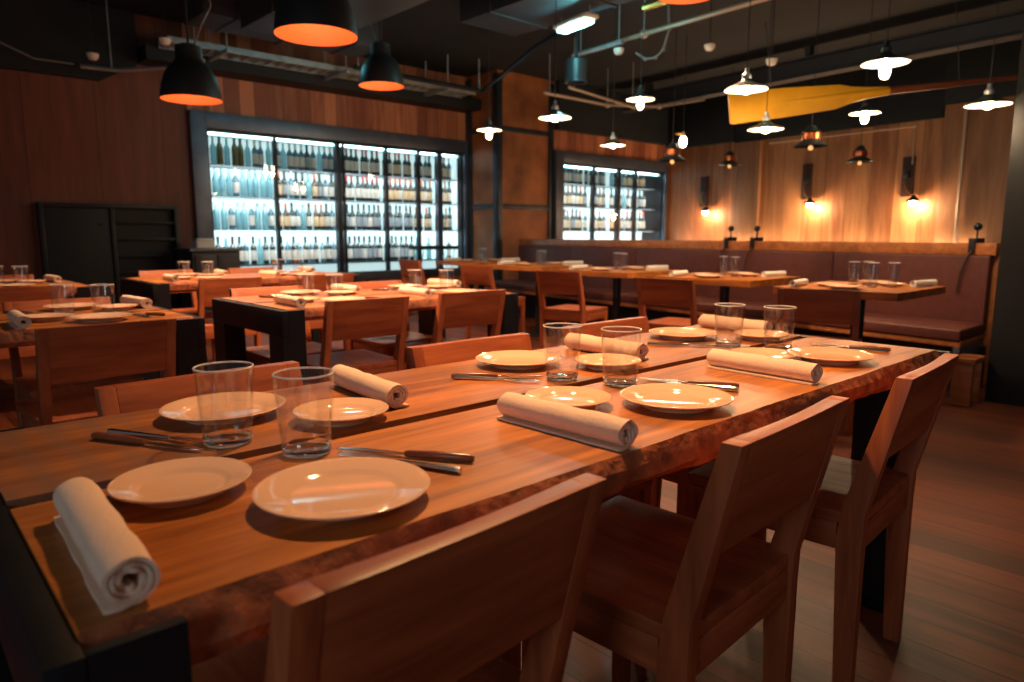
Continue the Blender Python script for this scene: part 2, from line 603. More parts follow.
# ------------------------------------------------------------------ wine bottles
def bottle_proto(glass, label, cap, tall=0.33, r=0.036, slope=0.04):
    root = thing('wine_bottle', 'x', 'bottle')
    h = tall
    s0, s1 = h * 0.60, h * 0.60 + slope
    MB().lathe([(0, 0.004), (r * 0.8, 0.0), (r, 0.006), (r, s0), (r * 0.82, s0 + slope * 0.5), (0.016, s1), (0.0145, h - 0.012), (0.0165, h - 0.01), (0.0165, h - 0.002), (0, h)], 12).build('bottle_body', BOT[glass], root)
    if label:
        MB().lathe([(r + 0.0008, h * 0.14), (r + 0.0008, h * 0.50)], 12).build('bottle_label', LABM[label], root)
    if cap:
        MB().lathe([(0.0158, h * 0.745), (0.0175, h - 0.011), (0.0175, h - 0.001), (0, h + 0.001)], 10).build('foil_capsule', CAPM[cap], root)
    return Proto(root)


BK = {
    'dw': (bottle_proto('dark', 'white', 'black'), 'white-labelled dark'),
    'dr': (bottle_proto('dark', 'white', 'red'), 'red-capped dark'),
    'bc': (bottle_proto('brown', 'cream', 'copper', 0.32), 'cream-labelled brown'),
    'dg': (bottle_proto('dark', 'grey', 'black', 0.335, 0.0355), 'grey-labelled dark'),
    'bw': (bottle_proto('blue', 'white', 'white', 0.325), 'white-capped slate blue'),
    'tl': (bottle_proto('teal', None, None, 0.31, 0.0365, 0.055), 'clear teal'),
    'ol': (bottle_proto('olive', None, 'black', 0.335, 0.0365, 0.06), 'olive green'),
}
ORD = ['first', 'second', 'third', 'fourth', 'fifth', 'sixth', 'seventh', 'eighth', 'ninth', 'tenth', 'eleventh', 'twelfth', 'thirteenth']
ROWN = ['top', 'second', 'third', 'bottom']


def bottle_row(fridge, bay_name, row, x0, x1, y, z, kinds, n, yj=0.02):
    for i in range(n):
        k = kinds[i % len(kinds)]
        P, desc = BK[k]
        x = x0 + (i + 0.5) * (x1 - x0) / n + random.uniform(-1, 1) * max(0, ((x1 - x0) / n - 0.0735) / 2)
        P.place((x, y + random.uniform(-yj, yj), z), random.uniform(0, 6.28),
                f'{ORD[i]} bottle from left, {desc}, {ROWN[row]} shelf, {bay_name} bay of {fridge} fridge',
                f'bottles on the {ROWN[row]} shelf of the {fridge} wine fridge')


def fridge(name, label, x0, x1, z0, z1, y, fw, glass_x0, mull, depth, shelves, side=True):
    """mull: list of (x, width, material)"""
    r = thing(name, label, 'wine fridge', ((x0 + x1) / 2, y, z0))
    cx = (x0 + x1) / 2
    L = lambda a: a - cx
    fb = MB()
    fb.box((L(x0), -0.06, 0), (L(x0) + fw, 0.0, z1 - z0))
    fb.box((L(x1) - fw * 0.4, -0.06, 0), (L(x1), 0.0, z1 - z0))
    fb.box((L(x0) + fw, -0.06, z1 - z0 - fw), (L(x1) - fw * 0.4, 0.0, z1 - z0))
    fb.box((L(x0) + fw, -0.06, 0), (L(x1) - fw * 0.4, 0.0, 0.10))
    fb.build('frame', M['grey_steel'], r, 0.004)
    cs = MB()
    cs.box((L(x0) + 0.01, 0.0, 0.01), (L(x0) + fw + 0.03, depth, z1 - z0 - 0.01))
    cs.box((L(x1) - fw * 0.4 - 0.02, 0.0, 0.01), (L(x1) - 0.01, depth, z1 - z0 - 0.01))
    cs.box((L(x0) + 0.01, 0.0, z1 - z0 - fw - 0.03), (L(x1) - 0.01, depth, z1 - z0 - 0.01))
    cs.box((L(x0) + 0.01, 0.0, 0.01), (L(x1) - 0.01, depth, 0.08))
    cs.build('cabinet_case', M['black_steel'], r)
    MB().box((L(x0) + fw, depth - 0.02, 0.08), (L(x1) - fw * 0.4, depth + 0.01, z1 - z0 - fw)).build('light_panel', M['led_panel'], r)
    MB().box((L(x0) + fw + 0.04, 0.05, z1 - z0 - fw - 0.055), (L(x1) - fw * 0.4 - 0.03, 0.12, z1 - z0 - fw - 0.03)).build('light_strip', M['led_strip'], r)
    for z in shelves:
        MB().box((L(x0) + fw + 0.03, 0.10, z - z0 - 0.016), (L(x1) - fw * 0.4 - 0.03, depth - 0.03, z - z0)).build('shelf', M['shelf_glass'], r)
    for z in [z1 - fw - 0.03] + [q - 0.02 for q in shelves[:-1]]:
        light('AREA', 'fridge_shelf_fill_light', (cx, y + 0.055, z - 0.002), 15 * (x1 - x0) / 3.7, (0.92, 0.98, 1.0), target=(cx, y + 0.20, z - 0.25), size=(x1 - x0 - 0.3, 0.03))  # added fill under each shelf front to brighten the bottle labels
    if side:
        MB().box((L(x1) - fw * 0.4 - 0.028, 0.10, 0.08), (L(x1) - fw * 0.4 - 0.0205, depth - 0.02, z1 - z0 - fw - 0.03)).build('side_glow_panel', M['led_panel'], r)  # added glowing sheet so the rightmost bay looks backlit too
    edges = [L(x0) + fw]
    for (x, wd, mt) in mull:
        MB().box((L(x) - wd / 2, 0.0, 0.05), (L(x) + wd / 2, 0.08, z1 - z0 - fw)).build('mullion', mt, r, 0.003)
        if wd > 0.05:
            edges.append(L(x))
    edges.append(L(x1) - fw * 0.4)
    for a, b in zip(edges, edges[1:]):
        dd = MB().box((a + 0.05, 0.012, 0.10), (b - 0.05, 0.018, z1 - z0 - fw)).build('door_pane', M['pane'], r)
    return r


SH1 = [1.84, 1.50, 1.13, 0.72]
fridge('wine_fridge', 'long glass fronted wine fridge full of lit bottles left of the steel pillar', F1[0], F1[1], F1[2], F1[3], WY - 0.0, 0.17, 2.86,
       [(3.62, 0.03, M['black_steel']), (4.42, 0.06, M['dark_steel']), (4.50, 0.02, M['black_steel']), (5.124, 0.03, M['black_steel']), (5.633, 0.03, M['black_steel']), (5.98, 0.08, M['grey_steel'])], 0.42, SH1)
bays = [('leftmost', 2.95, 3.67, 9), ('second', 3.70, 4.48, 10), ('third', 4.55, 5.16, 8), ('fourth', 5.19, 5.68, 6), ('fifth', 5.70, 6.01, 4), ('rightmost', 6.06, 6.35, 4)]
KIN = [
    [['tl', 'ol', 'tl', 'ol', 'ol', 'tl', 'bw', 'bw'], ['bw', 'tl', 'bw', 'bw', 'bw', 'dg'], ['dr', 'dr', 'dw', 'dr'], ['dr', 'dr', 'bc'], ['bw', 'dw'], ['bw', 'dw', 'bc']],
    [['tl', 'tl', 'tl', 'bw', 'tl', 'tl'], ['bc', 'dg', 'bw', 'dw', 'dw', 'tl'], ['dr', 'dr', 'dr', 'dw', 'dr'], ['dr', 'bc', 'bc'], ['dw', 'bc'], ['dw', 'dw', 'bc']],
    [['tl', 'tl', 'bw', 'tl', 'tl', 'bw'], ['bc', 'bc', 'dw', 'bw', 'tl', 'dw'], ['dg', 'dg', 'dw'], ['dg'], ['bc', 'dw'], ['bc', 'dg']],
    [['dw', 'tl', 'dw', 'dw', 'bw'], ['dw', 'bw', 'dw', 'bw'], ['dg', 'dw', 'dg'], ['dg', 'dg', 'dw'], ['tl', 'tl'], ['tl', 'bw']],
]
for row in range(4):
    for bi, (bn, a, b, n) in enumerate(bays):
        if row == 3 and bi > 3:
            n = 2
        bottle_row('large', bn, row, a, b, WY + 0.24, SH1[row], KIN[row][bi], n)

SH2 = [1.84, 1.50, 1.13]
fridge('wine_fridge', 'smaller glass fronted wine fridge of lit bottles right of the steel pillar', F2[0], F2[1], F2[2], F2[3], FY2, 0.16, 7.79,
       [(8.45, 0.03, M['black_steel']), (9.06, 0.07, M['black_steel']), (9.5, 0.03, M['black_steel'])], 0.42, SH2 + [0.8], False)
b2 = [('leftmost', 7.78, 8.43, 7), ('second', 8.47, 9.02, 5), ('third', 9.11, 9.48, 4), ('rightmost', 9.53, 10.05, 5)]
K2 = [[['dw', 'dg', 'bw'], ['dg', 'bw', 'dw'], ['tl', 'bw'], ['bc', 'bw', 'dw']], [['bc', 'dw', 'dw'], ['dg', 'bc'], ['dw', 'tl'], ['dw', 'dg']], [['bc', 'dg', 'dw'], ['bw', 'bc'], ['bc', 'bw'], ['dr', 'dr', 'dr']]]
for row in range(3):
    for bi, (bn, a, b, n) in enumerate(b2):
        bottle_row('smaller', bn, row, a, b, FY2 + 0.24, SH2[row], K2[row][bi], n)


# ------------------------------------------------------------------ chairs
def make_chair():
    t = thing('dining_chair', 'x', 'chair')
    # local: the sitter looks along +y
    mb = MB()
    nx, ny = 9, 9
    vs = []
    for layer in (0, 1):
        for j in range(ny):
            for i in range(nx):
                u, v = i / (nx - 1), j / (ny - 1)
                x = (u - 0.5) * 0.407
                y = -0.207 + v * 0.417
                z = 0.465 - 0.012 * math.sin(PI * u) * math.sin(PI * min(1, v * 1.1)) if layer else 0.437
                vs.append((x, y, z))
    N = nx * ny
    fs = []
    for j in range(ny - 1):
        for i in range(nx - 1):
            a = j * nx + i
            fs.append((N + a, N + a + 1, N + a + nx + 1, N + a + nx))
            fs.append((a, a + nx, a + nx + 1, a + 1))
    for i in range(nx - 1):
        fs.append((i, i + 1, N + i + 1, N + i))
        k = (ny - 1) * nx + i
        fs.append((k + 1, k, N + k, N + k + 1))
    for j in range(ny - 1):
        a = j * nx
        fs.append((a + nx, a, N + a, N + a + nx))
        k = a + nx - 1
        fs.append((k, k + nx, N + k + nx, N + k))
    mb._new(vs, fs)
    mb.build('seat', M['chair_y'], t, 0.004)
    # back panel, slightly hollow, leaning back
    mb = MB()
    n = 10
    vs = []
    for i in range(n + 1):
        u = i / n
        x = (u - 0.5) * 0.350
        d = 0.008 * (math.sin(PI * u))
        for (z, ya, yb) in ((0.595, -0.203, -0.243), (0.780, -0.2545, -0.2865)):
            vs.append((x, ya - d, z))
            vs.append((x, yb - d * 0.3, z))
    fs = []
    for i in range(n):
        a, b = i * 4, i * 4 + 4
        fs += [(a, b, b + 2, a + 2), (a + 1, a + 3, b + 3, b + 1), (a, a + 1, b + 1, b), (a + 2, b + 2, b + 3, a + 3)]
    fs += [(0, 2, 3, 1), (n * 4, n * 4 + 1, n * 4 + 3, n * 4 + 2)]
    mb._new(vs, fs)
    mb.build('backrest', M['chair_x'], t, 0.002)
    for sx in (-1, 1):
        xa, xb = (0.175, 0.206) if sx > 0 else (-0.206, -0.175)
        MB().prism([(-0.178, 0), (-0.160, 0.40), (-0.170, 0.48), (-0.2545, 0.78), (-0.2865, 0.78), (-0.217, 0.47), (-0.215, 0.40), (-0.215, 0)], xa, xb).build('leg', M['chair_z'], t, 0.002)
        MB().prism([(0.165, 0), (0.165, 0.436), (0.205, 0.436), (0.200, 0)], xa, xb).build('leg', M['chair_z'], t, 0.004)
        MB().box((xa + 0.004, -0.160, 0.375), (xb - 0.004, 0.166, 0.4365)).build('side_rail', M['chair_y'], t, 0.003)
    MB().box((-0.175, 0.172, 0.375), (0.175, 0.196, 0.4365)).build('front_rail', M['chair_x'], t, 0.003)
    MB().box((-0.175, -0.208, 0.375), (0.175, -0.186, 0.4365)).build('rear_rail', M['chair_x'], t, 0.003)
    return t


CH = Proto(make_chair())


def chair(x, y, rz, label, group):
    return CH.place((x, y, 0), rz, label, group)


# ------------------------------------------------------------------ tables
def plank(name, x0, x1, y0, y1, z0, z1, mat, parent, rough_side=0, seed=0):
    """rough_side -1 / +1: the outer long edge is an uneven live edge"""
    rnd = random.Random(seed)
    n = int((x1 - x0) / 0.02)
    xs = [x0 + (x1 - x0) * i / n for i in range(n + 1)]
    amp = 0.006
    ph = [rnd.uniform(0, 6) for _ in range(5)]
    def wob(x, k):
        return amp * (math.sin(x * 7 + ph[k]) * 0.6 + math.sin(x * 23 + ph[k + 1]) * 0.35 + rnd.uniform(-0.35, 0.35))
    verts, faces, mid = [], [], []
    for i, x in enumerate(xs):
        if rough_side < 0:
            sec = [(y1, z1), (y1, z0), (y0 - 0.008 + 1.6 * wob(x, 2), z0), (y0 - 0.019 + 1.2 * wob(x, 1), z0 + (z1 - z0) * 0.3), (y0 - 0.013 + 0.9 * wob(x, 0), z0 + (z1 - z0) * 0.68), (y0 + 0.35 * wob(x, 0), z1)]
            edge = (2, 3, 4)
        elif rough_side > 0:
            sec = [(y0, z1), (y1 + 0.35 * wob(x, 0), z1), (y1 + 0.013 + 0.9 * wob(x, 0), z0 + (z1 - z0) * 0.68), (y1 + 0.019 + 1.2 * wob(x, 1), z0 + (z1 - z0) * 0.3), (y1 + 0.008 + 1.6 * wob(x, 2), z0), (y0, z0)]
            edge = (1, 2, 3)
        else:
            sec = [(y1, z1), (y1, z0), (y0, z0), (y0, z1)]
            edge = ()
        verts += [(x, a, b) for a, b in sec]
    m = len(sec)
    mb = MB()
    f0, f1 = [], []
    for i in range(n):
        for k in range(m):
            k2 = (k + 1) % m
            q = (i * m + k, i * m + k2, (i + 1) * m + k2, (i + 1) * m + k)
            (f1 if k in edge else f0).append(q)
    f0.append(tuple(range(m)))
    f0.append(tuple(range(n * m, (n + 1) * m)))
    vs = [mb.bm.verts.new(v) for v in verts]
    for fl, mi in ((f0, 0), (f1, 1)):
        for q in fl:
            fa = mb.bm.faces.new([vs[j] for j in q])
            fa.material_index = mi
    return mb.build(name, [mat, M['live_edge']], parent, 0, ang=30)


def big_table(label, x0, x1, y0, y1, seed, inset=0.0, worn=True):
    cx, cy = (x0 + x1) / 2, (y0 + y1) / 2
    t = thing('dining_table', label, 'table', (cx, cy, 0), 0, 'long plank tables with black steel legs')
    hx, hy = (x1 - x0) / 2, (y1 - y0) / 2
    g = 0.017
    ym = -0.01
    e = 0.03
    plank('tabletop_plank', -hx + e, hx - e, -hy, ym - g, 0.694, 0.75, M['table_wood'], t, -1, seed)
    plank('tabletop_plank', -hx + e, hx - e, ym + g, hy, 0.694, 0.75, M['table_wood_worn'] if worn else M['table_wood'], t, 1, seed + 5)
    for sx in (-1, 1):
        a, b = (-hx, -hx + e - 0.001) if sx < 0 else (hx - e + 0.001, hx)
        MB().box((a, -hy - 0.032, 0.632), (b, hy + 0.032, 0.746)).build('end_plate', M['black_steel'], t, 0.002)
        for sy in (-1, 1):
            c, d = (-hy - 0.032, -hy + 0.115) if sy < 0 else (hy - 0.115, hy + 0.032)
            xa, xb = (-hx + e, -hx + 0.105) if sx < 0 else (hx - 0.105, hx - e)
            lg = MB()
            if sx > 0 and inset:
                # this end of the long table stands on legs set back under the top
                c, d = (-hy + 0.03, -hy + 0.15) if sy < 0 else (hy - 0.15, hy - 0.03)
                lg.box((hx - inset - 0.10, c, 0.0), (hx - inset, d, 0.693))
                lg.build('leg', M['black_steel'], t, 0.002)
                continue
            lg.box((xa if sx > 0 else -hx + 0.001, c, 0.0), (xb if sx < 0 else hx - 0.001, d, 0.630))
            lg.box((xa, c, 0.630), (xb, d, 0.693))
            lg.box((xa, c, 0.693), (xb, c + 0.012, 0.746)) if sy < 0 else lg.box((xa, d - 0.012, 0.693), (xb, d, 0.746))
            lg.build('leg', M['black_steel'], t)
        xr = (-hx + 0.06, -hx + 0.11) if sx < 0 else (hx - 0.11, hx - 0.06)
        MB().box((xr[0], -hy + 0.131, 0.62), (xr[1], hy - 0.131, 0.692)).build('cross_rail', M['black_steel'], t, 0.002)
    MB().box((-hx + 0.11, ym - 0.05, 0.655), (hx - 0.11, ym + 0.05, 0.692)).build('centre_rail', M['black_steel'], t, 0.002)
    return t


TB = {'main': (0.065, 2.215, 0.625, 1.385), 'mid': (1.28, 2.66, 2.88, 3.64), 'left': (-0.42, 0.955, 2.86, 3.62), 'far': (1.38, 2.95, 5.06, 5.82), 'farleft': (-0.35, 1.05, 5.06, 5.82)}
big_table('long plank table in the foreground, laid for six guests', *TB['main'], 1, 0.08)
big_table('plank table with black steel legs behind the front table', *TB['mid'], 2)
big_table('plank table with black leg at the left picture edge, closest of the left pair', *TB['left'], 3)
big_table('plank table just before the long wine fridge, farthest of the middle row', *TB['far'], 4)
big_table('plank table at the far left edge in front of the black cabinet', *TB['farleft'], 5)


# ------------------------------------------------------------------ tableware
def plate_proto(r, name):
    k = r / 0.11
    return Proto(MB().lathe([(0, 0.004), (0.060 * k, 0.004), (0.066 * k, 0.0), (0.070 * k, 0.0), (0.072 * k, 0.004), (0.080 * k, 0.0105), (0.104 * k, 0.0150), (0.1095 * k, 0.0175), (0.110 * k, 0.0188),
                             (0.1085 * k, 0.0198), (0.1035 * k, 0.0180), (0.080 * k, 0.0140), (0.0745 * k, 0.0118), (0.069 * k, 0.0088), (0.064 * k, 0.0078), (0, 0.0075)], 56).build(name, M['porcelain'], None, ang=60))


PL, PS = plate_proto(0.105, 'dinner_plate'), plate_proto(0.082, 'side_plate')
for P in (PL, PS):
    P.root['category'] = 'plate'


def tumbler_proto(name, r0, r1, h, cat='glass'):
    t = thing(name, 'x', cat)
    b = 0.012
    w = 0.0022
    rb = r0 + (r1 - r0) * b / h
    MB().lathe([(rb, b), (r1, h - 0.001), (r1 - w * 0.5, h), (r1 - w, h - 0.001), (rb - w, b + 0.0005)], 40).build('glass_wall', M['tumbler'], t)
    MB().lathe([(0, 0.0008), (r0 - 0.004, 0.0), (r0 - 0.001, 0.002), (rb, b), (rb - w - 0.002, b - 0.0005), (rb * 0.6, b - 0.0035), (0, b - 0.004)], 40).build('glass_base', M['thick_glass'], t)
    MB().lathe([(r0 - 0.0035 + 0.0016 * math.cos(a), 0.0022 + 0.0016 * math.sin(a)) for a in [2 * PI * q / 8 for q in range(8)]], 40, closed=True).build('foot_ring', M['rim_glint'], t)
    MB().lathe([(r1 - w * 0.5 + 0.0015 * math.cos(a), h + 0.0015 * math.sin(a)) for a in [2 * PI * q / 8 for q in range(8)]], 40, closed=True).build('rim', M['rim_glint'], t)
    return Proto(t)


GL = tumbler_proto('drinking_glass', 0.0355, 0.0435, 0.120)
GT = tumbler_proto('tall_drinking_glass', 0.027, 0.034, 0.150)


def napkin_proto(name, mat, length=0.265, r=0.0235):
    """a cloth rolled up: a spiral ribbon with its free end lying on the table"""
    th = 0.0040
    pts = []
    turns = 3.1
    nseg = 70
    # outer end: flap on the table at the local +x side
    ctr = Vector((0, r))
    spiral = []
    for i in range(nseg + 1):
        f = i / nseg
        a = -PI / 2 - f * turns * 2 * PI
        rr = r - 0.0165 * f
        spiral.append(Vector((ctr.x + rr * math.cos(a), ctr.y + rr * math.sin(a) * 0.94 - (r - rr) * 0.05)))
    flap = [Vector((0.0225, 0.0021)), Vector((0.017, 0.0021)), Vector((0.010, 0.0021))]
    line = flap + [v + Vector((0, 0.0022)) if i == 0 else v for i, v in enumerate(spiral)]
    nL = 14
    rnd = random.Random(3)
    mb = MB()
    m = len(line)
    verts = []
    for j in range(nL + 1):
        y = (j / nL - 0.5) * length
        sx = 1 + 0.03 * math.sin(j * 1.3) + rnd.uniform(-0.012, 0.012)
        for side in (1, -1):
            for i, p in enumerate(line):
                d = (line[min(i + 1, m - 1)] - line[max(i - 1, 0)]).normalized()
                nrm = Vector((-d.y, d.x))
                q = p + nrm * th * 0.5 * side
                extra = 0.004 * (i / m) if j in (0, nL) else 0
                yy = y + (extra if j == 0 else -extra) + (0.002 * math.sin(i * 0.9) if j in (0, nL) else 0)
                verts.append((q.x * sx, yy, max(0.0003, q.y * (1 + (sx - 1) * 0.6))))
    faces = []
    R = 2 * m
    for j in range(nL):
        for i in range(m - 1):
            a = j * R + i
            faces.append((a, a + 1, a + 1 + R, a + R))
            a = j * R + m + i
            faces.append((a, a + R, a + 1 + R, a + 1))
        for i in (0, m - 1):
            a = j * R + i
            faces.append((a, a + R, a + R + m, a + m))
    for j in (0, nL):
        for i in range(m - 1):
            a = j * R + i
            faces.append((a, a + m, a + m + 1, a + 1))
    mb._new(verts, faces)
    o = mb.build(name, mat, None, ang=70)
    o['category'] = 'napkin'
    return Proto(o)


NP = napkin_proto('rolled_napkin', M['linen'])
NW = napkin_proto('rolled_napkin', M['linen_pale'], 0.25, 0.0215)


def knife_proto():
    t = thing('table_knife', 'x', 'knife')
    MB().tube([(0, -0.105, 0.006), (0, -0.10, 0.006), (0, -0.05, 0.0065), (0, -0.005, 0.0055), (0, 0.0, 0.005)], [0.004, 0.0062, 0.0064, 0.0052, 0.004], 10).build('handle', M['handle_wood'], t)
    MB().prism([(-0.004, -0.001), (0.004, -0.001), (0.0085, 0.03), (0.009, 0.075), (0.004, 0.105), (-0.003, 0.108), (-0.0055, 0.06)], 0.0035, 0.0055, plane='xy').build('blade', M['cutlery'], t, 0.0006, 1)
    return Proto(t)


def fork_proto():
    t = thing('table_fork', 'x', 'fork')
    MB().tube([(0, -0.098, 0.004), (0, -0.09, 0.0045), (0, -0.03, 0.0045), (0, 0.02, 0.004)], [0.0055, 0.0062, 0.0042, 0.003], 8).build('handle', M['cutlery'], t)
    h = MB()
    h.prism([(-0.003, 0.018), (0.003, 0.018), (0.009, 0.036), (0.011, 0.055), (-0.011, 0.055), (-0.009, 0.036)], 0.003, 0.005, plane='xy')
    for k in range(4):
        x = -0.0105 + k * 0.0061
        h.box((x, 0.054, 0.003), (x + 0.0026, 0.097, 0.005))
    h.build('fork_head', M['cutlery'], t)
    return Proto(t)


KN, FK = knife_proto(), fork_proto()
R = math.radians
TOP = 0.7505


def ware(P, x, y, ang, label, group, z=TOP):
    return P.place((x, y, z), R(ang), label, group)


def name_ware(seat, table):
    return {
        'L': f'large cream dinner plate at {seat} of {table}', 'S': f'small cream side plate at {seat} of {table}',
        'G': f'clear tumbler glass at {seat} of {table}', 'N': f'rolled beige linen napkin at {seat} of {table}',
        'K': f'knife with dark handle at {seat} of {table}', 'F': f'steel fork beside the knife at {seat} of {table}'}


GR = {'L': 'dinner plates', 'S': 'side plates', 'G': 'drinking glasses', 'N': 'rolled napkins', 'K': 'table knives', 'F': 'table forks'}
PROT = {'L': PL, 'S': PS, 'G': GL, 'N': NP, 'K': KN, 'F': FK}


def exact(seat, table, spec):
    nm = name_ware(seat, table)
    for k, (x, y, a) in spec.items():
        ware(PROT[k], x, y, a, nm[k], f'{GR[k]} on {table}')


FT = 'the front table'
exact('near left place', FT, {'L': (0.400, 0.740, 0), 'S': (0.263, 0.898, 0), 'G': (0.452, 0.943, 10), 'N': (0.144, 0.772, 178), 'K': (0.548, 0.828, 33), 'F': (0.522, 0.806, 24)})
exact('far left place', FT, {'L': (0.444, 1.245, 0), 'S': (0.585, 1.080, 0), 'G': (0.385, 1.072, 0), 'N': (0.712, 1.208, -5), 'K': (0.286, 1.145, 209), 'F': (0.312, 1.165, 212)})
exact('near middle place', FT, {'L': (1.104, 0.746, 0), 'S': (0.949, 0.880, 0), 'G': (1.171, 0.933, 40), 'N': (0.812, 0.765, 182), 'K': (1.279, 0.833, 22), 'F': (1.262, 0.815, 16)})
exact('far middle place', FT, {'L': (1.165, 1.250, 0), 'S': (1.307, 1.082, 0), 'G': (1.121, 1.058, 70), 'N': (1.444, 1.206, -3), 'K': (1.022, 1.162, 230), 'F': (0.998, 1.140, 215)})
exact('near right place', FT, {'L': (1.794, 0.754, 0), 'S': (1.676, 0.872, 0), 'G': (1.857, 0.924, 10), 'N': (1.492, 0.780, 177), 'K': (2.03, 0.80, 12), 'F': (2.00, 0.79, 14)})
exact('far right place', FT, {'L': (1.862, 1.240, 0), 'S': (2.010, 1.056, 0), 'G': (1.818, 1.056, 20), 'N': (2.125, 1.215, -8), 'K': (1.735, 1.155, 232), 'F': (1.710, 1.140, 220)})


def setting(cx, y0, far, seat, table, y1=None, skip=''):
    """a place like those of the front table, laid at a near edge y0 or, turned round, at a far edge"""
    s = -1 if far else 1
    ye = y0
    spec = {'L': (0.0, 0.115, 0), 'S': (-0.14, 0.265, 0), 'G': (0.06, 0.32, 0), 'N': (-0.265, 0.155, 180), 'K': (0.17, 0.20, 25), 'F': (0.145, 0.185, 18)}
    d = {}
    for k, (x, y, a) in spec.items():
        if k in skip:
            continue
        d[k] = (cx + s * x + random.uniform(-.012, .012), ye + s * y + random.uniform(-.01, .01), (a if not far else a + 180) + random.uniform(-6, 6))
    exact(seat, table, d)


MT = 'the table behind the front table'
setting(1.66, TB['mid'][2], False, 'near left place', MT)
setting(2.36, TB['mid'][2], False, 'near right place', MT)
setting(1.69, TB['mid'][3], True, 'far left place', MT)
setting(2.36, TB['mid'][3], True, 'far right place', MT)
LT = 'the table at the left edge'
setting(0.63, TB['left'][2], False, 'near place', LT)
setting(0.62, TB['left'][3], True, 'far place', LT)
WT = 'the table before the long wine fridge'
setting(1.80, TB['far'][2], False, 'near left place', WT, skip='KF')
setting(2.52, TB['far'][2], False, 'near right place', WT, skip='KF')
setting(1.80, TB['far'][3], True, 'far left place', WT, skip='KF')
setting(2.52, TB['far'][3], True, 'far right place', WT, skip='KF')
BT = 'the table before the black cabinet'
setting(0.66, TB['farleft'][2], False, 'near place', BT, skip='KF')
setting(0.66, TB['farleft'][3], True, 'far place', BT, skip='KF')

# ------------------------------------------------------------------ chairs at the plank tables
gc = 'wooden dining chairs around the plank tables'
chair(0.410, 0.793, R(3), 'wooden chair seen from behind, closest to the camera at the front table', gc)
chair(1.057, 0.770, R(2.9), 'wooden chair at the middle of the near side of the front table', gc)
chair(1.721, 0.775, R(4), 'wooden chair at the right end of the near side of the front table', gc)
chair(0.512, 1.235, R(182), 'wooden chair at the far left place of the front table, only its back top showing', gc)
chair(1.215, 1.228, R(179), 'wooden chair at the far middle place of the front table, only its back top showing', gc)
chair(1.82, 1.24, R(180.5), 'wooden chair at the far right place of the front table, only its back top showing', gc)
chair(1.695, 3.07, R(-4), 'wooden chair at the near left place of the table behind the front table', gc)
chair(2.31, 3.07, R(-3), 'wooden chair at the near right place of the table behind the front table', gc)
chair(1.63, 3.53, R(180), 'wooden chair at the far left place of the table behind the front table', gc)
chair(2.29, 3.53, R(178), 'wooden chair at the far right place of the table behind the front table', gc)
chair(0.56, 2.86, R(2), 'dark wooden chair on the near side of the table at the left edge', gc)
chair(0.62, 3.44, R(180), 'wooden chair on the far side of the table at the left edge', gc)
chair(1.80, 5.02, R(-2), 'wooden chair at the near left place of the table before the long wine fridge', gc)
chair(2.50, 5.02, R(3), 'wooden chair at the near right place of the table before the long wine fridge', gc)
chair(1.80, 5.90, R(180), 'wooden chair at the far left place of the table before the long wine fridge', gc)
chair(2.52, 5.90, R(182), 'wooden chair at the far right place of the table before the long wine fridge', gc)
chair(0.62, 5.02, R(0), 'wooden chair on the near side of the table before the black cabinet', gc)
chair(0.68, 5.90, R(180), 'wooden chair on the far side of the table before the black cabinet', gc)

# ------------------------------------------------------------------ the long bench (banquette), turned 9 degrees
A9 = R(9)
B0 = Vector((5.2, 1.35, 0))
XB = Matrix.Translation(B0) @ Matrix.Rotation(R(90) - A9, 4, 'Z')    # local x = along the bench to the left (u), local -y = away from the camera


def bq(s, v, z=0.0):
    return B0 + Vector((math.sin(A9), math.cos(A9), 0)) * s + Vector((math.cos(A9), -math.sin(A9), 0)) * v + Vector((0, 0, z))


BRZ = R(90) - A9
LB = 5.95
ban = thing('banquette', 'long maroon leather bench with wooden top rail along the right side', 'bench', B0, BRZ)
MB().box((0.05, -0.50, 0.0), (LB, -0.42, 0.30)).build('plinth', M['cabinet_black'], ban)
CUT = 0.158
MB().prism([(0, 0), (LB, 0), (LB, -0.56), (0.56 * CUT, -0.56)], 0.34, 0.375, plane='xy').build('seat_board', M['rail_wood'], ban, 0.004)
MB().prism([(0, 0.01), (LB, 0.01), (LB, -0.53), (0.53 * CUT, -0.53)], 0.376, 0.455, plane='xy').build('seat_cushion', M['leather'], ban, 0.015, 3)
for k in range(5):
    a = 0.095 + k * (LB - 0.095) / 5
    MB().box((a + 0.003, -0.60, 0.40), (a + (LB - 0.095) / 5 - 0.003, -0.535, 0.925)).build('back_cushion', M['leather'], ban, 0.012, 3)
MB().box((0.07, -0.66, 0.0), (LB, -0.605, 0.925)).build('back_board', M['rail_wood'], ban, 0.003)
MB().box((0.07, -0.68, 0.927), (LB, -0.55, 1.01)).build('top_rail', M['rail_wood'], ban, 0.004)
MB().prism([(0.04, 0.004), (0.0, 0.004), (0.56 * CUT, -0.55), (0.04 + 0.56 * CUT, -0.55)], 0.0, 0.339, plane='xy').build('end_panel', M['grey_steel'], ban, 0.003)


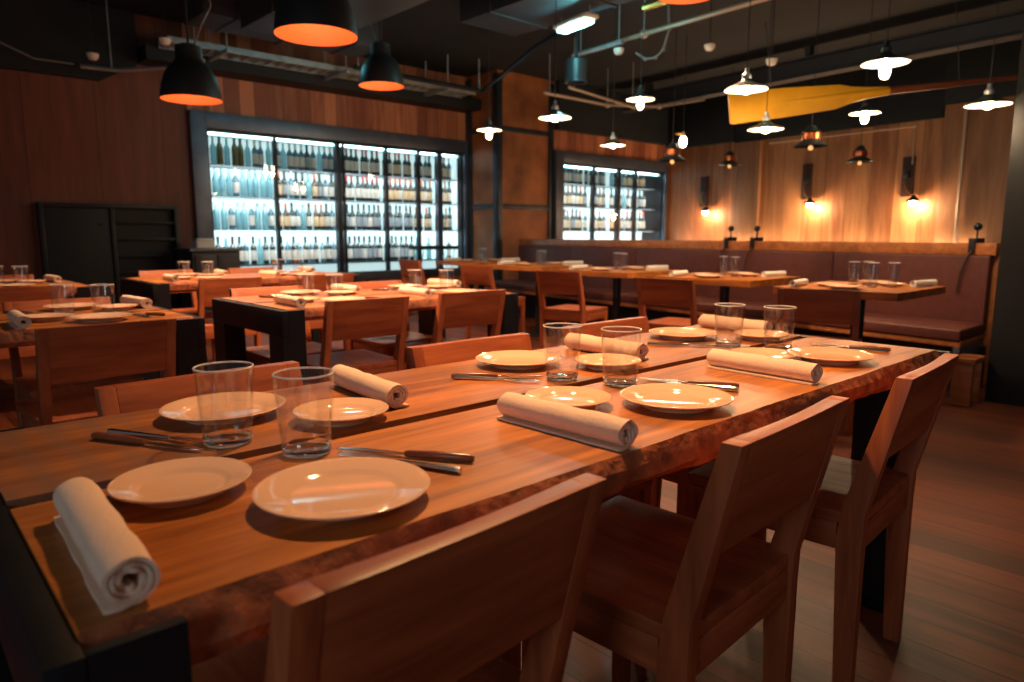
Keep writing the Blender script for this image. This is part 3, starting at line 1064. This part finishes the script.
def rail_hook(s, label):
    p = bq(s, 0.60, 0.0)
    t = thing('rail_hook', label, 'hook', (p.x, p.y, 0), BRZ, 'strap hooks on the bench rail')
    MB().box((-0.028, -0.06, 1.011), (0.028, 0.06, 1.045)).box((-0.022, 0.056, 0.94), (0.022, 0.072, 1.035)).build('bracket', M['black_steel'], t, 0.004)
    MB().tube([(0, 0, 1.04), (0, 0, 1.11)], 0.007, 8).build('stem', M['black_steel'], t)
    MB().sphere((0, 0, 1.125), 0.028).build('knob', M['black_steel'], t)
    MB().tube([(0.0, 0.066, 0.96), (0.02, 0.085, 0.90), (0.05, 0.088, 0.80), (0.065, 0.085, 0.66)], 0.008, 6).build('strap', M['strap'], t)


rail_hook(2.38, 'black ball topped hook with leather strap on the bench rail, leftmost of three')
rail_hook(2.08, 'black ball topped hook with leather strap on the bench rail, middle of three')
rail_hook(0.22, 'black ball topped hook at the right end of the bench rail beside the dark wall')


def pedestal_table(s, v, w, d, label):
    p = bq(s, v)
    t = thing('pedestal_table', label, 'table', (p.x, p.y, 0), R(90), 'pedestal tables along the bench')
    plank('tabletop', -w / 2, w / 2, -d / 2, d / 2, 0.705, 0.75, M['table_wood'], t, 0)
    MB().box((-0.20, -0.20, 0.692), (0.20, 0.20, 0.704)).build('top_plate', M['black_steel'], t)
    MB().tube([(0, 0, 0.012), (0, 0, 0.692)], 0.038, 16).build('pole', M['pole_steel'], t)
    MB().lathe([(0, 0.0), (0.215, 0.0), (0.22, 0.006), (0.20, 0.014), (0.05, 0.022), (0, 0.022)], 28).build('base', M['black_steel'], t)
    return p


gb = 'wooden chairs along the bench'
POSN = ['rightmost bench table', 'second bench table from the right', 'third bench table from the right', 'fourth bench table from the right', 'fifth bench table from the right']
PT = [(0.30, -0.70, 0.72, 0.82), (1.48, -0.54, 0.84, 0.76), (2.72, -0.54, 0.84, 0.76), (3.98, -0.52, 0.84, 0.76), (5.22, -0.50, 0.84, 0.76)]
CHP = [(0.20, -1.24), (1.27, -1.24), (2.44, -1.26), (3.68, -1.26), (5.35, -1.15)]
for i, (s, v, w_, d_) in enumerate(PT):
    nm = POSN[i]
    pedestal_table(s, v, w_, d_, 'small wooden pedestal table, ' + nm)
    f = v - d_ / 2
    bk = v + d_ / 2
    def put(P, ds, vv, ang, label, group):
        p = bq(s, v) + Vector((vv - v, ds, 0))
        P.place((p.x, p.y, TOP), R(90 + ang), label, group)
    tb = 'the ' + nm
    put(PL, -0.02, f + 0.125, 0, f'large cream dinner plate at the chair place of {tb}', f'dinner plates on {tb}')
    put(PS, 0.13, f + 0.255, 0, f'small cream side plate at the chair place of {tb}', f'side plates on {tb}')
    put(NW, 0.27, f + 0.15, 8, f'rolled white napkin at the chair place of {tb}', f'rolled napkins on {tb}')
    put(PL, 0.02, bk - 0.125, 0, f'large cream dinner plate at the bench place of {tb}', f'dinner plates on {tb}')
    put(PS, -0.13, bk - 0.255, 0, f'small cream side plate at the bench place of {tb}', f'side plates on {tb}')
    put(NW, -0.28, bk - 0.15, 170, f'rolled white napkin at the bench place of {tb}', f'rolled napkins on {tb}')
    put(GT, -0.09, f + 0.36, 0, f'tall clear glass at the chair place of {tb}', f'tall glasses on {tb}')
    put(GT, 0.05, f + 0.43, 0, f'tall clear glass at the bench place of {tb}', f'tall glasses on {tb}')
    if i == 0:
        put(GT, -0.18, f + 0.44, 0, f'tall clear glass nearest the wall end of {tb}', f'tall glasses on {tb}')
        put(GT, 0.0, f + 0.52, 0, f'tall clear glass at the back of the four on {tb}', f'tall glasses on {tb}')
    cs, cv = CHP[i]
    p = bq(cs, cv)
    chair(p.x, p.y, R([-72, -82, -78, -87, -90][i]), f'wooden chair facing the bench at {tb}', gb)

# low stool by the end of the bench
st = thing('low_stool', 'low red-brown wooden stool beyond the right end of the bench', 'stool', (5.34, 1.28, 0), 0)
st.location = (5.12, 1.275, 0)
MB().box((-0.12, -0.065, 0.27), (0.12, 0.065, 0.30)).build('seat', M['rail_wood'], st, 0.004)
for sx in (-1, 1):
    MB().box((sx * 0.09 - 0.018, -0.055, 0), (sx * 0.09 + 0.018, 0.055, 0.269)).build('leg', M['rail_wood'], st, 0.003)

# ------------------------------------------------------------------ service furniture before the long fridge
sc = thing('service_counter', 'low dark grey service counter at the left end of the long wine fridge', 'counter', (2.66, 7.62, 0))
MB().box((-0.24, -0.22, 0.0), (0.24, 0.22, 0.90)).build('body', M['duct'], sc, 0.004)
MB().box((-0.27, -0.25, 0.902), (0.27, 0.25, 0.935)).build('worktop', M['grey_steel'], sc, 0.004)
for k in range(2):
    d_ = MB().box((-0.22 + k * 0.225, -0.235, 0.08), (-0.005 + k * 0.225, -0.222, 0.86)).build('door', M['black_steel'], sc, 0.002)
    MB().tube([(-0.04 + k * 0.08, -0.25, 0.45), (-0.04 + k * 0.08, -0.25, 0.6)], 0.006, 6).build('handle', M['galvanised'], d_)
bx = thing('card_box', 'small pale box standing on the dark service counter', 'box', (2.60, 7.58, 0.936))
MB().box((-0.09, -0.07, 0), (0.09, 0.07, 0.07)).build('box_body', M['paper_white'], bx, 0.003)
MB().box((-0.095, -0.075, 0.071), (0.095, 0.075, 0.092)).build('lid', M['galvanised'], bx, 0.003)

ts = thing('tray_stand', 'dark serving tray on folding legs before the right end of the long wine fridge', 'tray stand', (5.455, 7.46, 0), R(-10))
MB().box((-0.27, -0.19, 0.88), (0.27, 0.19, 0.895)).box((-0.27, -0.19, 0.895), (0.27, -0.175, 0.925)).box((-0.27, 0.175, 0.895), (0.27, 0.19, 0.925)).box((-0.27, -0.175, 0.895), (-0.255, 0.175, 0.925)).box((0.255, -0.175, 0.895), (0.27, 0.175, 0.925)).build('tray', M['cabinet_black'], ts, 0.003)
for sx in (-1, 1):
    for q in (-1, 1):
        MB().tube([(sx * 0.22, q * 0.16, 0.0), (sx * 0.22, -q * 0.16, 0.88)], 0.007, 8).build('leg', M['galvanised'], ts)


# ------------------------------------------------------------------ ceiling lamps
def pend_proto(name, long_bulb):
    t = thing(name, 'x', 'lamp')
    sh = MB()
    sh.lathe([(0.125, 0.0), (0.126, 0.004), (0.11, 0.016), (0.06, 0.034), (0.035, 0.052), (0.03, 0.06), (0.0, 0.061)], 36, 1)
    sh.lathe([(0.125, 0.0), (0.108, 0.011), (0.058, 0.028), (0.0, 0.034)], 36, 0)
    sh.build('lamp_shade', [M['enamel_white'], M['enamel_dark']], t)
    MB().lathe([(0, 0.061), (0.026, 0.061), (0.028, 0.085), (0.014, 0.10), (0.012, 0.125), (0, 0.126)], 14).build('socket_cap', M['galvanised'] if not long_bulb else M['enamel_dark'], t)
    if long_bulb:
        MB().lathe([(0, -0.085), (0.018, -0.08), (0.028, -0.06), (0.029, -0.03), (0.024, 0.0), (0.016, 0.024), (0.0, 0.026)], 16).build('bulb', M['bulb'], t)
    else:
        MB().lathe([(0, -0.026), (0.02, -0.020), (0.033, 0.0), (0.024, 0.022), (0.0, 0.026)], 16).build('bulb', M['bulb'], t)
    MB().tube([(0, 0, 0.126), (0, 0, 0.6), (0.0, 0, 1.2)], 0.003, 6).build('cord', M['black_cable'], t)
    return Proto(t)


PA, PB = pend_proto('pendant_lamp', False), pend_proto('pendant_lamp', True)
gp = 'small white enamel pendant lamps'
for P, loc, rz, lab in [
    (PA, (3.95, 3.83, 1.94), 0, 'white shaded pendant lamp hanging in front of the upper right of the steel pillar'),
    (PB, (4.72, 5.49, 2.10), 0, 'small pendant lamp with round bulb in front of the left of the steel pillar'),
    (PB, (5.24, 4.02, 2.26), 0, 'pendant lamp with long bulb right above the smaller wine fridge'),
    (PA, (5.62, 4.64, 1.95), 0, 'flat pendant lamp just over the wooden band of the smaller wine fridge'),
    (PA, (3.96, 2.26, 1.92), 0, 'bright flat pendant lamp at the left tip of the yellow oar'),
    (PB, (4.38, 1.64, 2.03), 0, 'large pendant lamp with long bulb above the yellow oar'),
    (PB, (6.47, 2.56, 2.10), 0, 'pendant lamp with long bulb below the narrowing end of the yellow oar'),
    (PA, (4.86, 2.605, 1.815), 0, 'flat pendant lamp just below the yellow oar blade'),
    (PA, (5.14, 1.31, 1.85), 0, 'flat pendant lamp farthest right, before the dark wall')]:
    o = P.place(loc, rz, lab, gp)
    light('POINT', 'pendant_lamp_light', (loc[0], loc[1], loc[2] - 0.13), 11, (1.0, 0.66, 0.36), 0.03)
    for ch in o.children:
        if ch.name.startswith('cord'):
            # each cord reaches the ceiling
            me = ch.data
            if me.users > 1:
                ch.data = me = me.copy()
            for vtx in me.vertices:
                if vtx.co.z > 1.0:
                    vtx.co.z = 3.25 - loc[2]


def dome_proto():
    t = thing('dome_lamp', 'x', 'lamp')
    prof = [(0.2, 0.0), (0.197, 0.04), (0.187, 0.10), (0.168, 0.16), (0.135, 0.215), (0.10, 0.25), (0.088, 0.27), (0.085, 0.355), (0.05, 0.37), (0.0, 0.371)]
    MB().lathe(prof, 48).build('lamp_shade', M['dome_black'], t)
    MB().lathe([(0.1995, 0.0005), (0.193, 0.04), (0.183, 0.098), (0.164, 0.156), (0.131, 0.211), (0.0, 0.235)], 48).build('lining', M['dome_orange'], t)
    MB().sphere((0, 0, 0.17), 0.03).build('bulb', M['bulb_orange'], t)
    MB().tube([(0, 0, 0.37), (0, 0, 0.5), (0, 0, 1.2)], 0.008, 8).build('cord', M['black_cable'], t)
    MB().tube([(0.04, 0, 0.36), (0.10, 0, 0.50), (0.17, 0, 0.62), (0.16, 0, 0.74), (0.08, 0, 0.76)], 0.005, 6).build('loose_cable', M['cable'], t)
    return Proto(t)


DM = dome_proto()
gd = 'black dome lamps with orange lining'
for loc, rz, lab, pw in [((1.79, 5.27, 2.00), R(-40), 'black dome lamp with orange inside hanging leftmost, before the wooden wall', 200),
                         ((1.75, 3.34, 2.04), R(60), 'large black dome lamp with orange inside at the top edge left of centre', 250),
                         ((3.55, 5.60, 2.38), R(100), 'black dome lamp with orange inside before the cable tray, smallest of its kind', 220),
                         ((4.02, 2.73, 2.58), R(20), 'black dome lamp cut by the top edge, only its orange rim showing', 220)]:
    o = DM.place(loc, rz, lab, gd)
    for ch in o.children:
        if ch.name.startswith('cord'):
            ch.data = ch.data.copy()
            for vtx in ch.data.vertices:
                if vtx.co.z > 1.0:
                    vtx.co.z = 3.25 - loc[2]
    light('POINT', 'dome_lamp_inner_light', (loc[0], loc[1], loc[2] + 0.10), 1.6, (1.0, 0.66, 0.38), 0.03)
    light('SPOT', 'dome_lamp_down_light', (loc[0], loc[1], loc[2] + 0.005), pw, (1.0, 0.60, 0.34), 0.10, (loc[0], loc[1], 0), 125, 0.8)


def lantern_proto():
    t = thing('copper_lantern', 'x', 'lamp')
    MB().lathe([(0.15, 0.0), (0.152, 0.004), (0.085, 0.045), (0.075, 0.05), (0.075, 0.055), (0.0, 0.056)], 28).build('skirt', M['enamel_dark'], t)
    MB().lathe([(0.07, 0.055), (0.082, 0.065), (0.082, 0.115), (0.07, 0.125), (0.0, 0.126)], 24).build('copper_band', M['copper'], t)
    MB().lathe([(0.085, 0.126), (0.05, 0.15), (0.035, 0.18), (0.012, 0.19), (0, 0.192)], 20).build('lamp_cap', M['enamel_dark'], t)
    MB().sphere((0, 0, -0.012), 0.022).build('bulb', M['bulb_orange'], t)
    MB().tube([(0, 0, 0.19), (0, 0, 0.6), (0, 0, 1.2)], 0.004, 6).build('cord', M['black_cable'], t)
    return Proto(t)


LN = lantern_proto()
for loc, lab in [((6.47, 4.52, 1.85), 'dark lantern with copper band at the right edge of the smaller wine fridge'),
                 ((8.6, 5.10, 1.98), 'dark lantern with copper band before the left amber wall panel'),
                 ((6.43, 3.00, 1.86), 'dark lantern with copper band above the middle wall lamp'),
                 ((8.6, 3.42, 1.90), 'dark lantern with copper band between the middle and right wall lamps')]:
    o = LN.place(loc, 0, lab, 'dark lanterns with copper bands')
    for ch in o.children:
        if ch.name.startswith('cord'):
            ch.data = ch.data.copy()
            for vtx in ch.data.vertices:
                if vtx.co.z > 1.0:
                    vtx.co.z = 3.25 - loc[2]
fb = thing('bare_bulb_lamp', 'bare glowing bulb on a brass arm above the smaller wine fridge corner', 'lamp', (6.91, 4.69, 2.10))
MB().lathe([(0, -0.06), (0.03, -0.045), (0.042, -0.01), (0.036, 0.03), (0.018, 0.06), (0, 0.062)], 16).build('bulb', M['bulb'], fb)
MB().lathe([(0, 0.062), (0.02, 0.062), (0.02, 0.11), (0, 0.112)], 12).build('socket', M['brass'], fb)
MB().tube([(0, 0, 0.11), (0, 0, 1.15)], 0.004, 6).build('cord', M['black_cable'], fb)
MB().tube([(0, 0, 0.09), (-0.06, 0.06, 0.09)], 0.01, 8).build('arm', M['brass'], fb)


# wall lamps on the amber wall (local frame of that wall: -x towards the room, y along it)
def sconce_proto():
    t = thing('wall_lamp', 'x', 'lamp')
    MB().box((-0.03, -0.075, -0.05), (0.0, 0.075, 0.45)).build('mounting_board', M['strap'], t, 0.006)
    MB().lathe([(0, -0.04), (0.04, -0.04), (0.045, 0.0), (0.03, 0.05), (0, 0.05)], 14, 0, Matrix.Translation((-0.05, 0, 0.22))).build('junction_cup', M['dark_steel'], t)
    MB().tube([(-0.06, 0, 0.22), (-0.10, 0, 0.12), (-0.13, -0.05, 0.02), (-0.14, -0.12, -0.04)], 0.011, 8).build('arm', M['brass'], t)
    MB().lathe([(0.075, -0.05), (0.072, -0.03), (0.03, 0.01), (0.018, 0.03), (0, 0.031)], 20, 0, Matrix.Translation((-0.14, -0.14, -0.07))).build('lamp_shade', M['enamel_dark'], t)
    MB().sphere((-0.14, -0.14, -0.135), 0.042).build('bulb', M['bulb_sconce'], t)
    return Proto(t)


SC = sconce_proto()
for (x, y, z), dx, lab in [((10.27, 6.51, 1.56), 0, 'wall lamp with bright bulb on the left amber panel'), ((10.08, 4.71, 1.62), 0, 'wall lamp with bright bulb on the middle of the amber wall'), ((9.92, 3.33, 1.60), 0, 'wall lamp with small dark shade at the right of the amber wall')]:
    o = SC.place((0, 0, 0), -A6, lab, 'wall lamps on the amber wall')
    loc = XW.inverted() @ Vector((x, y, z))
    pw = XW @ Vector((-0.002, loc.y, z))
    o.location = pw
    q = XW @ Vector((-0.16, loc.y - 0.14, z - 0.20))
    light('POINT', 'wall_lamp_light', q, 15, (1.0, 0.58, 0.32), 0.04)

# ------------------------------------------------------------------ ceiling services
def duct(name, label, a, b, bands, flange=True):
    cx = [(a[i] + b[i]) / 2 for i in range(3)]
    t = thing(name, label, 'duct', cx)
    h = [(b[i] - a[i]) / 2 for i in range(3)]
    MB().box((-h[0], -h[1], -h[2]), (h[0], h[1], h[2])).build('duct_body', M['duct'], t, 0.006)
    ax = 0 if h[0] > h[1] else 1
    for k in range(bands):
        p = -h[ax] + (k + 0.5) * 2 * h[ax] / bands
        q0, q1 = [-x - 0.012 for x in h], [x + 0.012 for x in h]
        q0[ax], q1[ax] = p - 0.02, p + 0.02
        fl = MB()
        fl.box(q0, q1)
        fl.build('flange', M['duct'], t, 0.003)
    return t


duct('air_duct', 'large charcoal air duct running to the back over the middle of the room', (2.55, 1.2, 2.80), (3.3, 6.2, 3.24), 4)
duct('air_duct', 'wide charcoal air duct crossing above the long wine fridge', (2.3, 6.35, 2.92), (4.05, 6.85, 3.24), 3)
beamo = thing('ceiling_beam', 'dark steel beam crossing the ceiling before the amber wall', 'beam', (8.4, 4.0, 2.90), R(-6))
MB().box((-0.10, -3.6, 0.0), (0.10, 3.0, 0.018)).box((-0.012, -3.6, 0.018), (0.012, 3.0, 0.20)).box((-0.10, -3.6, 0.20), (0.10, 3.0, 0.218)).build('beam_profile', M['duct'], beamo)
for y in (-2.5, 0, 2.5):
    MB().box((-0.05, y - 0.03, 0.218), (0.05, y + 0.03, 0.349)).build('hanger', M['duct'], beamo)

duct('air_duct', 'flat dark air duct just above the teal emergency light', (4.25, 2.8, 3.0), (4.94, 5.35, 3.24), 3)

# cable tray along the long fridge wall
tr = thing('cable_tray', 'bright metal cable tray with hanger rods above the long wine fridge', 'cable tray', (4.3, 7.45, 2.86))
lad = MB()
for y in (-0.14, 0.14):
    lad.box((-2.0, y - 0.008, 0), (1.75, y + 0.008, 0.06))
for k in range(30):
    x = -1.95 + k * 0.125
    lad.box((x, -0.132, 0.004), (x + 0.025, 0.132, 0.016))
lad.build('ladder', M['galvanised'], tr)
for k, x in enumerate((-1.5, -0.2, 1.2)):
    MB().box((x - 0.02, -0.32, -0.035), (x + 0.02, 0.20, -0.002)).build('support_bar', M['galvanised'], tr, 0.003)
    MB().tube([(x, -0.28, -0.002), (x, -0.28, 0.39)], 0.009, 8).build('hanger_rod', M['galvanised'], tr)
    MB().tube([(x, 0.18, -0.002), (x, 0.18, 0.39)], 0.009, 8).build('hanger_rod', M['galvanised'], tr)
for k in range(4):
    yy = -0.10 + k * 0.055
    MB().tube([(-1.95 + 0.42 * q, yy + random.uniform(-.012, .012), 0.03 + random.uniform(-.004, .004)) for q in range(9)], 0.012, 6).build('cable', M['cable'], tr)
fr = thing('strut_frame', 'blue grey steel strut bending up at the right end of the cable tray', 'strut', (5.0, 7.0, 2.84))
MB().tube([(-0.9, 0.0, 0.02), (0.95, 0.05, 0.02), (0.55, -1.3, 0.22), (0.5, -1.7, 0.28)], 0.028, 4).build('strut_bar', M['dark_steel'], fr)
MB().tube([(0.9, 0.05, 0.03), (0.9, 0.05, 0.40)], 0.01, 6).build('hanger_rod', M['galvanised'], fr)
MB().tube([(-0.85, 0.0, 0.03), (-0.85, 0.0, 0.40)], 0.01, 6).build('hanger_rod', M['galvanised'], fr)

# slim tray on the far left
t2 = thing('cable_channel', 'narrow metal cable channel at the top of the left wooden wall', 'cable channel', (2.0, 7.6, 2.62))
MB().tube([(-0.35, 0.15, 0.0), (-0.05, 0.1, 0.0), (0.35, -0.2, 0.04), (0.55, -0.5, 0.08)], 0.02, 4).build('channel', M['galvanised'], t2)
MB().tube([(-0.4, 0.15, 0.01), (-0.7, 0.2, 0.02), (-0.95, 0.2, 0.12), (-1.1, 0.2, 0.3), (-1.2, 0.2, 0.62)], 0.008, 6).build('loose_cable', M['cable'], t2)
for x, y in ((-0.1, 0.1), (0.5, -0.42)):
    MB().tube([(x, y, 0.0), (x, y, 0.63)], 0.006, 6).build('hanger_rod', M['galvanised'], t2)

# teal emergency light and its glow
el = thing('emergency_light', 'bright teal white emergency light under the dark ceiling', 'light', (4.76, 4.38, 2.86), R(80))
MB().box((-0.24, -0.075, 0.02), (0.24, 0.075, 0.06)).build('housing', M['enamel_white'], el, 0.02, 3)
MB().box((-0.20, -0.055, -0.012), (0.20, 0.055, 0.019)).build('lens', M['teal_lamp'], el, 0.012, 3)
for x in (-0.2, 0.2):
    MB().tube([(x, 0, 0.06), (x, 0, 0.127)], 0.008, 6).build('hanger_rod', M['galvanised'], el)
light('POINT', 'emergency_light_glow', (4.76, 4.38, 2.76), 12, (0.25, 0.95, 1.0), 0.05)
light('POINT', 'tray_teal_fill_light', (3.2, 6.1, 2.75), 3.0, (0.25, 0.9, 1.0), 0.06)  # added teal fill for the cable tray and ducts, no fitting here

# conduits and track running to the back
def pipe(name, label, pts, r, mat, cat='pipe', rods=()):
    o = Vector(pts[0])
    t = thing(name, label, cat, o)
    MB().tube([Vector(p) - o for p in pts], r, 8).build('pipe_run', mat, t)
    for p in rods:
        q = Vector(p) - o
        MB().tube([q, (q.x, q.y, 3.25 - o.z)], 0.006, 6).build('hanger_rod', M['galvanised'], t)
    for p in pts[1:-1]:
        q = Vector(p) - o
        MB().sphere(q, r * 1.9, seg=10).build('pipe_joint', mat, t)


pipe('conduit', 'pale metal conduit running beside the emergency light', [(5.62, 5.2, 2.9), (5.5, 4.2, 2.9), (5.38, 2.6, 2.9)], 0.022, M['conduit'], rods=[(5.5, 4.2, 2.9)])
pipe('light_track', 'wider pale metal track below the conduit near the emergency light', [(5.42, 5.0, 2.84), (5.38, 4.35, 2.84)], 0.024, M['galvanised'], 'track', rods=[(5.41, 4.9, 2.84), (5.385, 4.4, 2.84)])
pipe('conduit', 'amber lit metal conduit at the top edge right of centre', [(5.1, 3.9, 2.98), (5.0, 1.8, 2.98)], 0.03, M['brass'], rods=[(5.05, 3.0, 2.98)])
pipe('conduit', 'bent pale conduit above the smaller wine fridge', [(6.3, 6.3, 2.78), (7.5, 6.3, 2.78), (8.1, 5.9, 2.78), (8.1, 5.2, 2.78)], 0.02, M['conduit'], rods=[(6.4, 6.3, 2.78), (7.5, 6.3, 2.78)])
pipe('conduit', 'straight pale conduit crossing over the steel pillar', [(6.0, 5.6, 2.70), (7.6, 5.9, 2.70)], 0.018, M['conduit'], rods=[(6.1, 5.62, 2.70), (7.5, 5.88, 2.70)])
pipe('hanging_cable', 'looped grey cable hanging above the smaller wine fridge', [(5.52, 3.95, 3.1), (5.54, 3.95, 2.90), (5.56, 4.02, 2.74), (5.58, 4.12, 2.69), (5.58, 4.24, 2.70), (5.57, 4.34, 2.77)], 0.010, M['cable'], 'cable')
pipe('conduit', 'thin upright conduit on the right of the amber wall', [tuple(XW @ Vector((-0.09, -4.65, 2.60))), tuple(XW @ Vector((-0.09, -4.66, 0.0)))], 0.02, M['conduit'])
pipe('conduit', 'thin bracket conduit at the top of the amber wall', [tuple(XW @ Vector((-0.03, -2.0, 2.42))), tuple(XW @ Vector((-0.03, -4.06, 2.42))), tuple(XW @ Vector((-0.03, -4.06, 1.95)))], 0.012, M['conduit'])

spk = thing('ceiling_spotlight', 'black cylinder spotlight under the ceiling near the emergency light', 'spotlight', (5.15, 4.72, 2.50))
MB().lathe([(0.10, 0.0), (0.105, 0.0), (0.105, 0.20), (0.09, 0.215), (0, 0.216)], 24).build('lamp_body', M['dome_black'], spk)
MB().lathe([(0.085, 0.01), (0.107, -0.006), (0.109, 0.006), (0.106, 0.012)], 24, closed=True).build('ring', M['dark_steel'], spk)
MB().lathe([(0, 0.03), (0.09, 0.03), (0.09, 0.04), (0, 0.04)], 24).build('lens', M['enamel_dark'], spk)
MB().tube([(0, 0, 0.215), (0, 0, 0.75)], 0.012, 8).build('stem', M['dome_black'], spk)


def detector_proto():
    t = thing('smoke_detector', 'x', 'detector')
    MB().lathe([(0, -0.045), (0.03, -0.04), (0.045, -0.02), (0.05, 0.0), (0.05, 0.012), (0, 0.013)], 18).build('detector_body', M['enamel_white'], t)
    MB().tube([(0, 0, 0.013), (0, 0, 0.30)], 0.006, 6).build('stem', M['black_cable'], t)
    return Proto(t)


DT = detector_proto()
for loc, lab in [((1.68, 7.4, 2.66), 'round detector at the far left near the cable channel'), ((2.18, 7.0, 2.80), 'round detector just left of the leftmost dome lamp'),
                 ((5.46, 4.46, 2.80), 'round white detector beside the looped cable'), ((5.97, 3.80, 2.80), 'round white detector right of the looped cable'),
                 ((6.2, 3.3, 2.62), 'round white detector just above the yellow oar')]:
    o = DT.place(loc, 0, lab, 'round ceiling detectors')
    for ch in o.children:
        if ch.name.startswith('stem'):
            ch.data = ch.data.copy()
            for vtx in ch.data.vertices:
                if vtx.co.z > 0.2:
                    vtx.co.z = 3.25 - loc[2]

# yellow oar hung under the ceiling
fwd = Vector((math.cos(R(47.5)) * math.cos(R(8.65)), math.sin(R(47.5)) * math.cos(R(8.65)), -math.sin(R(8.65))))
OA, OB = Vector((5.024, 3.004, 2.035)), Vector((6.93, 1.585, 2.315))
oar = thing('oar', 'yellow bladed wooden oar hanging level under the ceiling on the right', 'oar', OA)
ox = (OB - OA).normalized()
oz = Vector((0, 0, 1)) - ox * ox.z
oz.normalize()
oy = oz.cross(ox)
oar.rotation_euler = Matrix((ox, oy, oz)).transposed().to_euler()
Lo = (OB - OA).length
mb = MB()
blade = [(0.0, -0.118), (0.02, -0.125), (0.45, -0.115), (0.85, -0.095), (1.0, -0.060), (1.12, -0.042), (1.30, -0.032), (1.30, 0.032), (1.12, 0.045), (1.0, 0.060), (0.9, 0.085), (0.45, 0.105), (0.02, 0.110), (0.0, 0.10)]
mb.prism(blade, -0.012, 0.012, plane='xz')
bl = mb.build('oar_blade', M['yellow'], oar, 0.006, 2)
MB().tube([(0.35, 0, 0), (0.9, 0, 0), (1.3, 0, 0)], [0.012, 0.024, 0.030], 10).build('blade_rib', M['yellow'], oar)
MB().tube([(1.302, 0, 0), (1.8, 0, 0), (Lo, 0, 0)], [0.030, 0.026, 0.02], 12).build('oar_shaft', M['shaft'], oar)
for x in (0.35, 1.9):
    MB().tube([(x, 0, 0.03 if x > 1 else 0.107), (x - 0.02, 0, 0.60)], 0.003, 6).build('hanging_wire', M['black_cable'], oar)
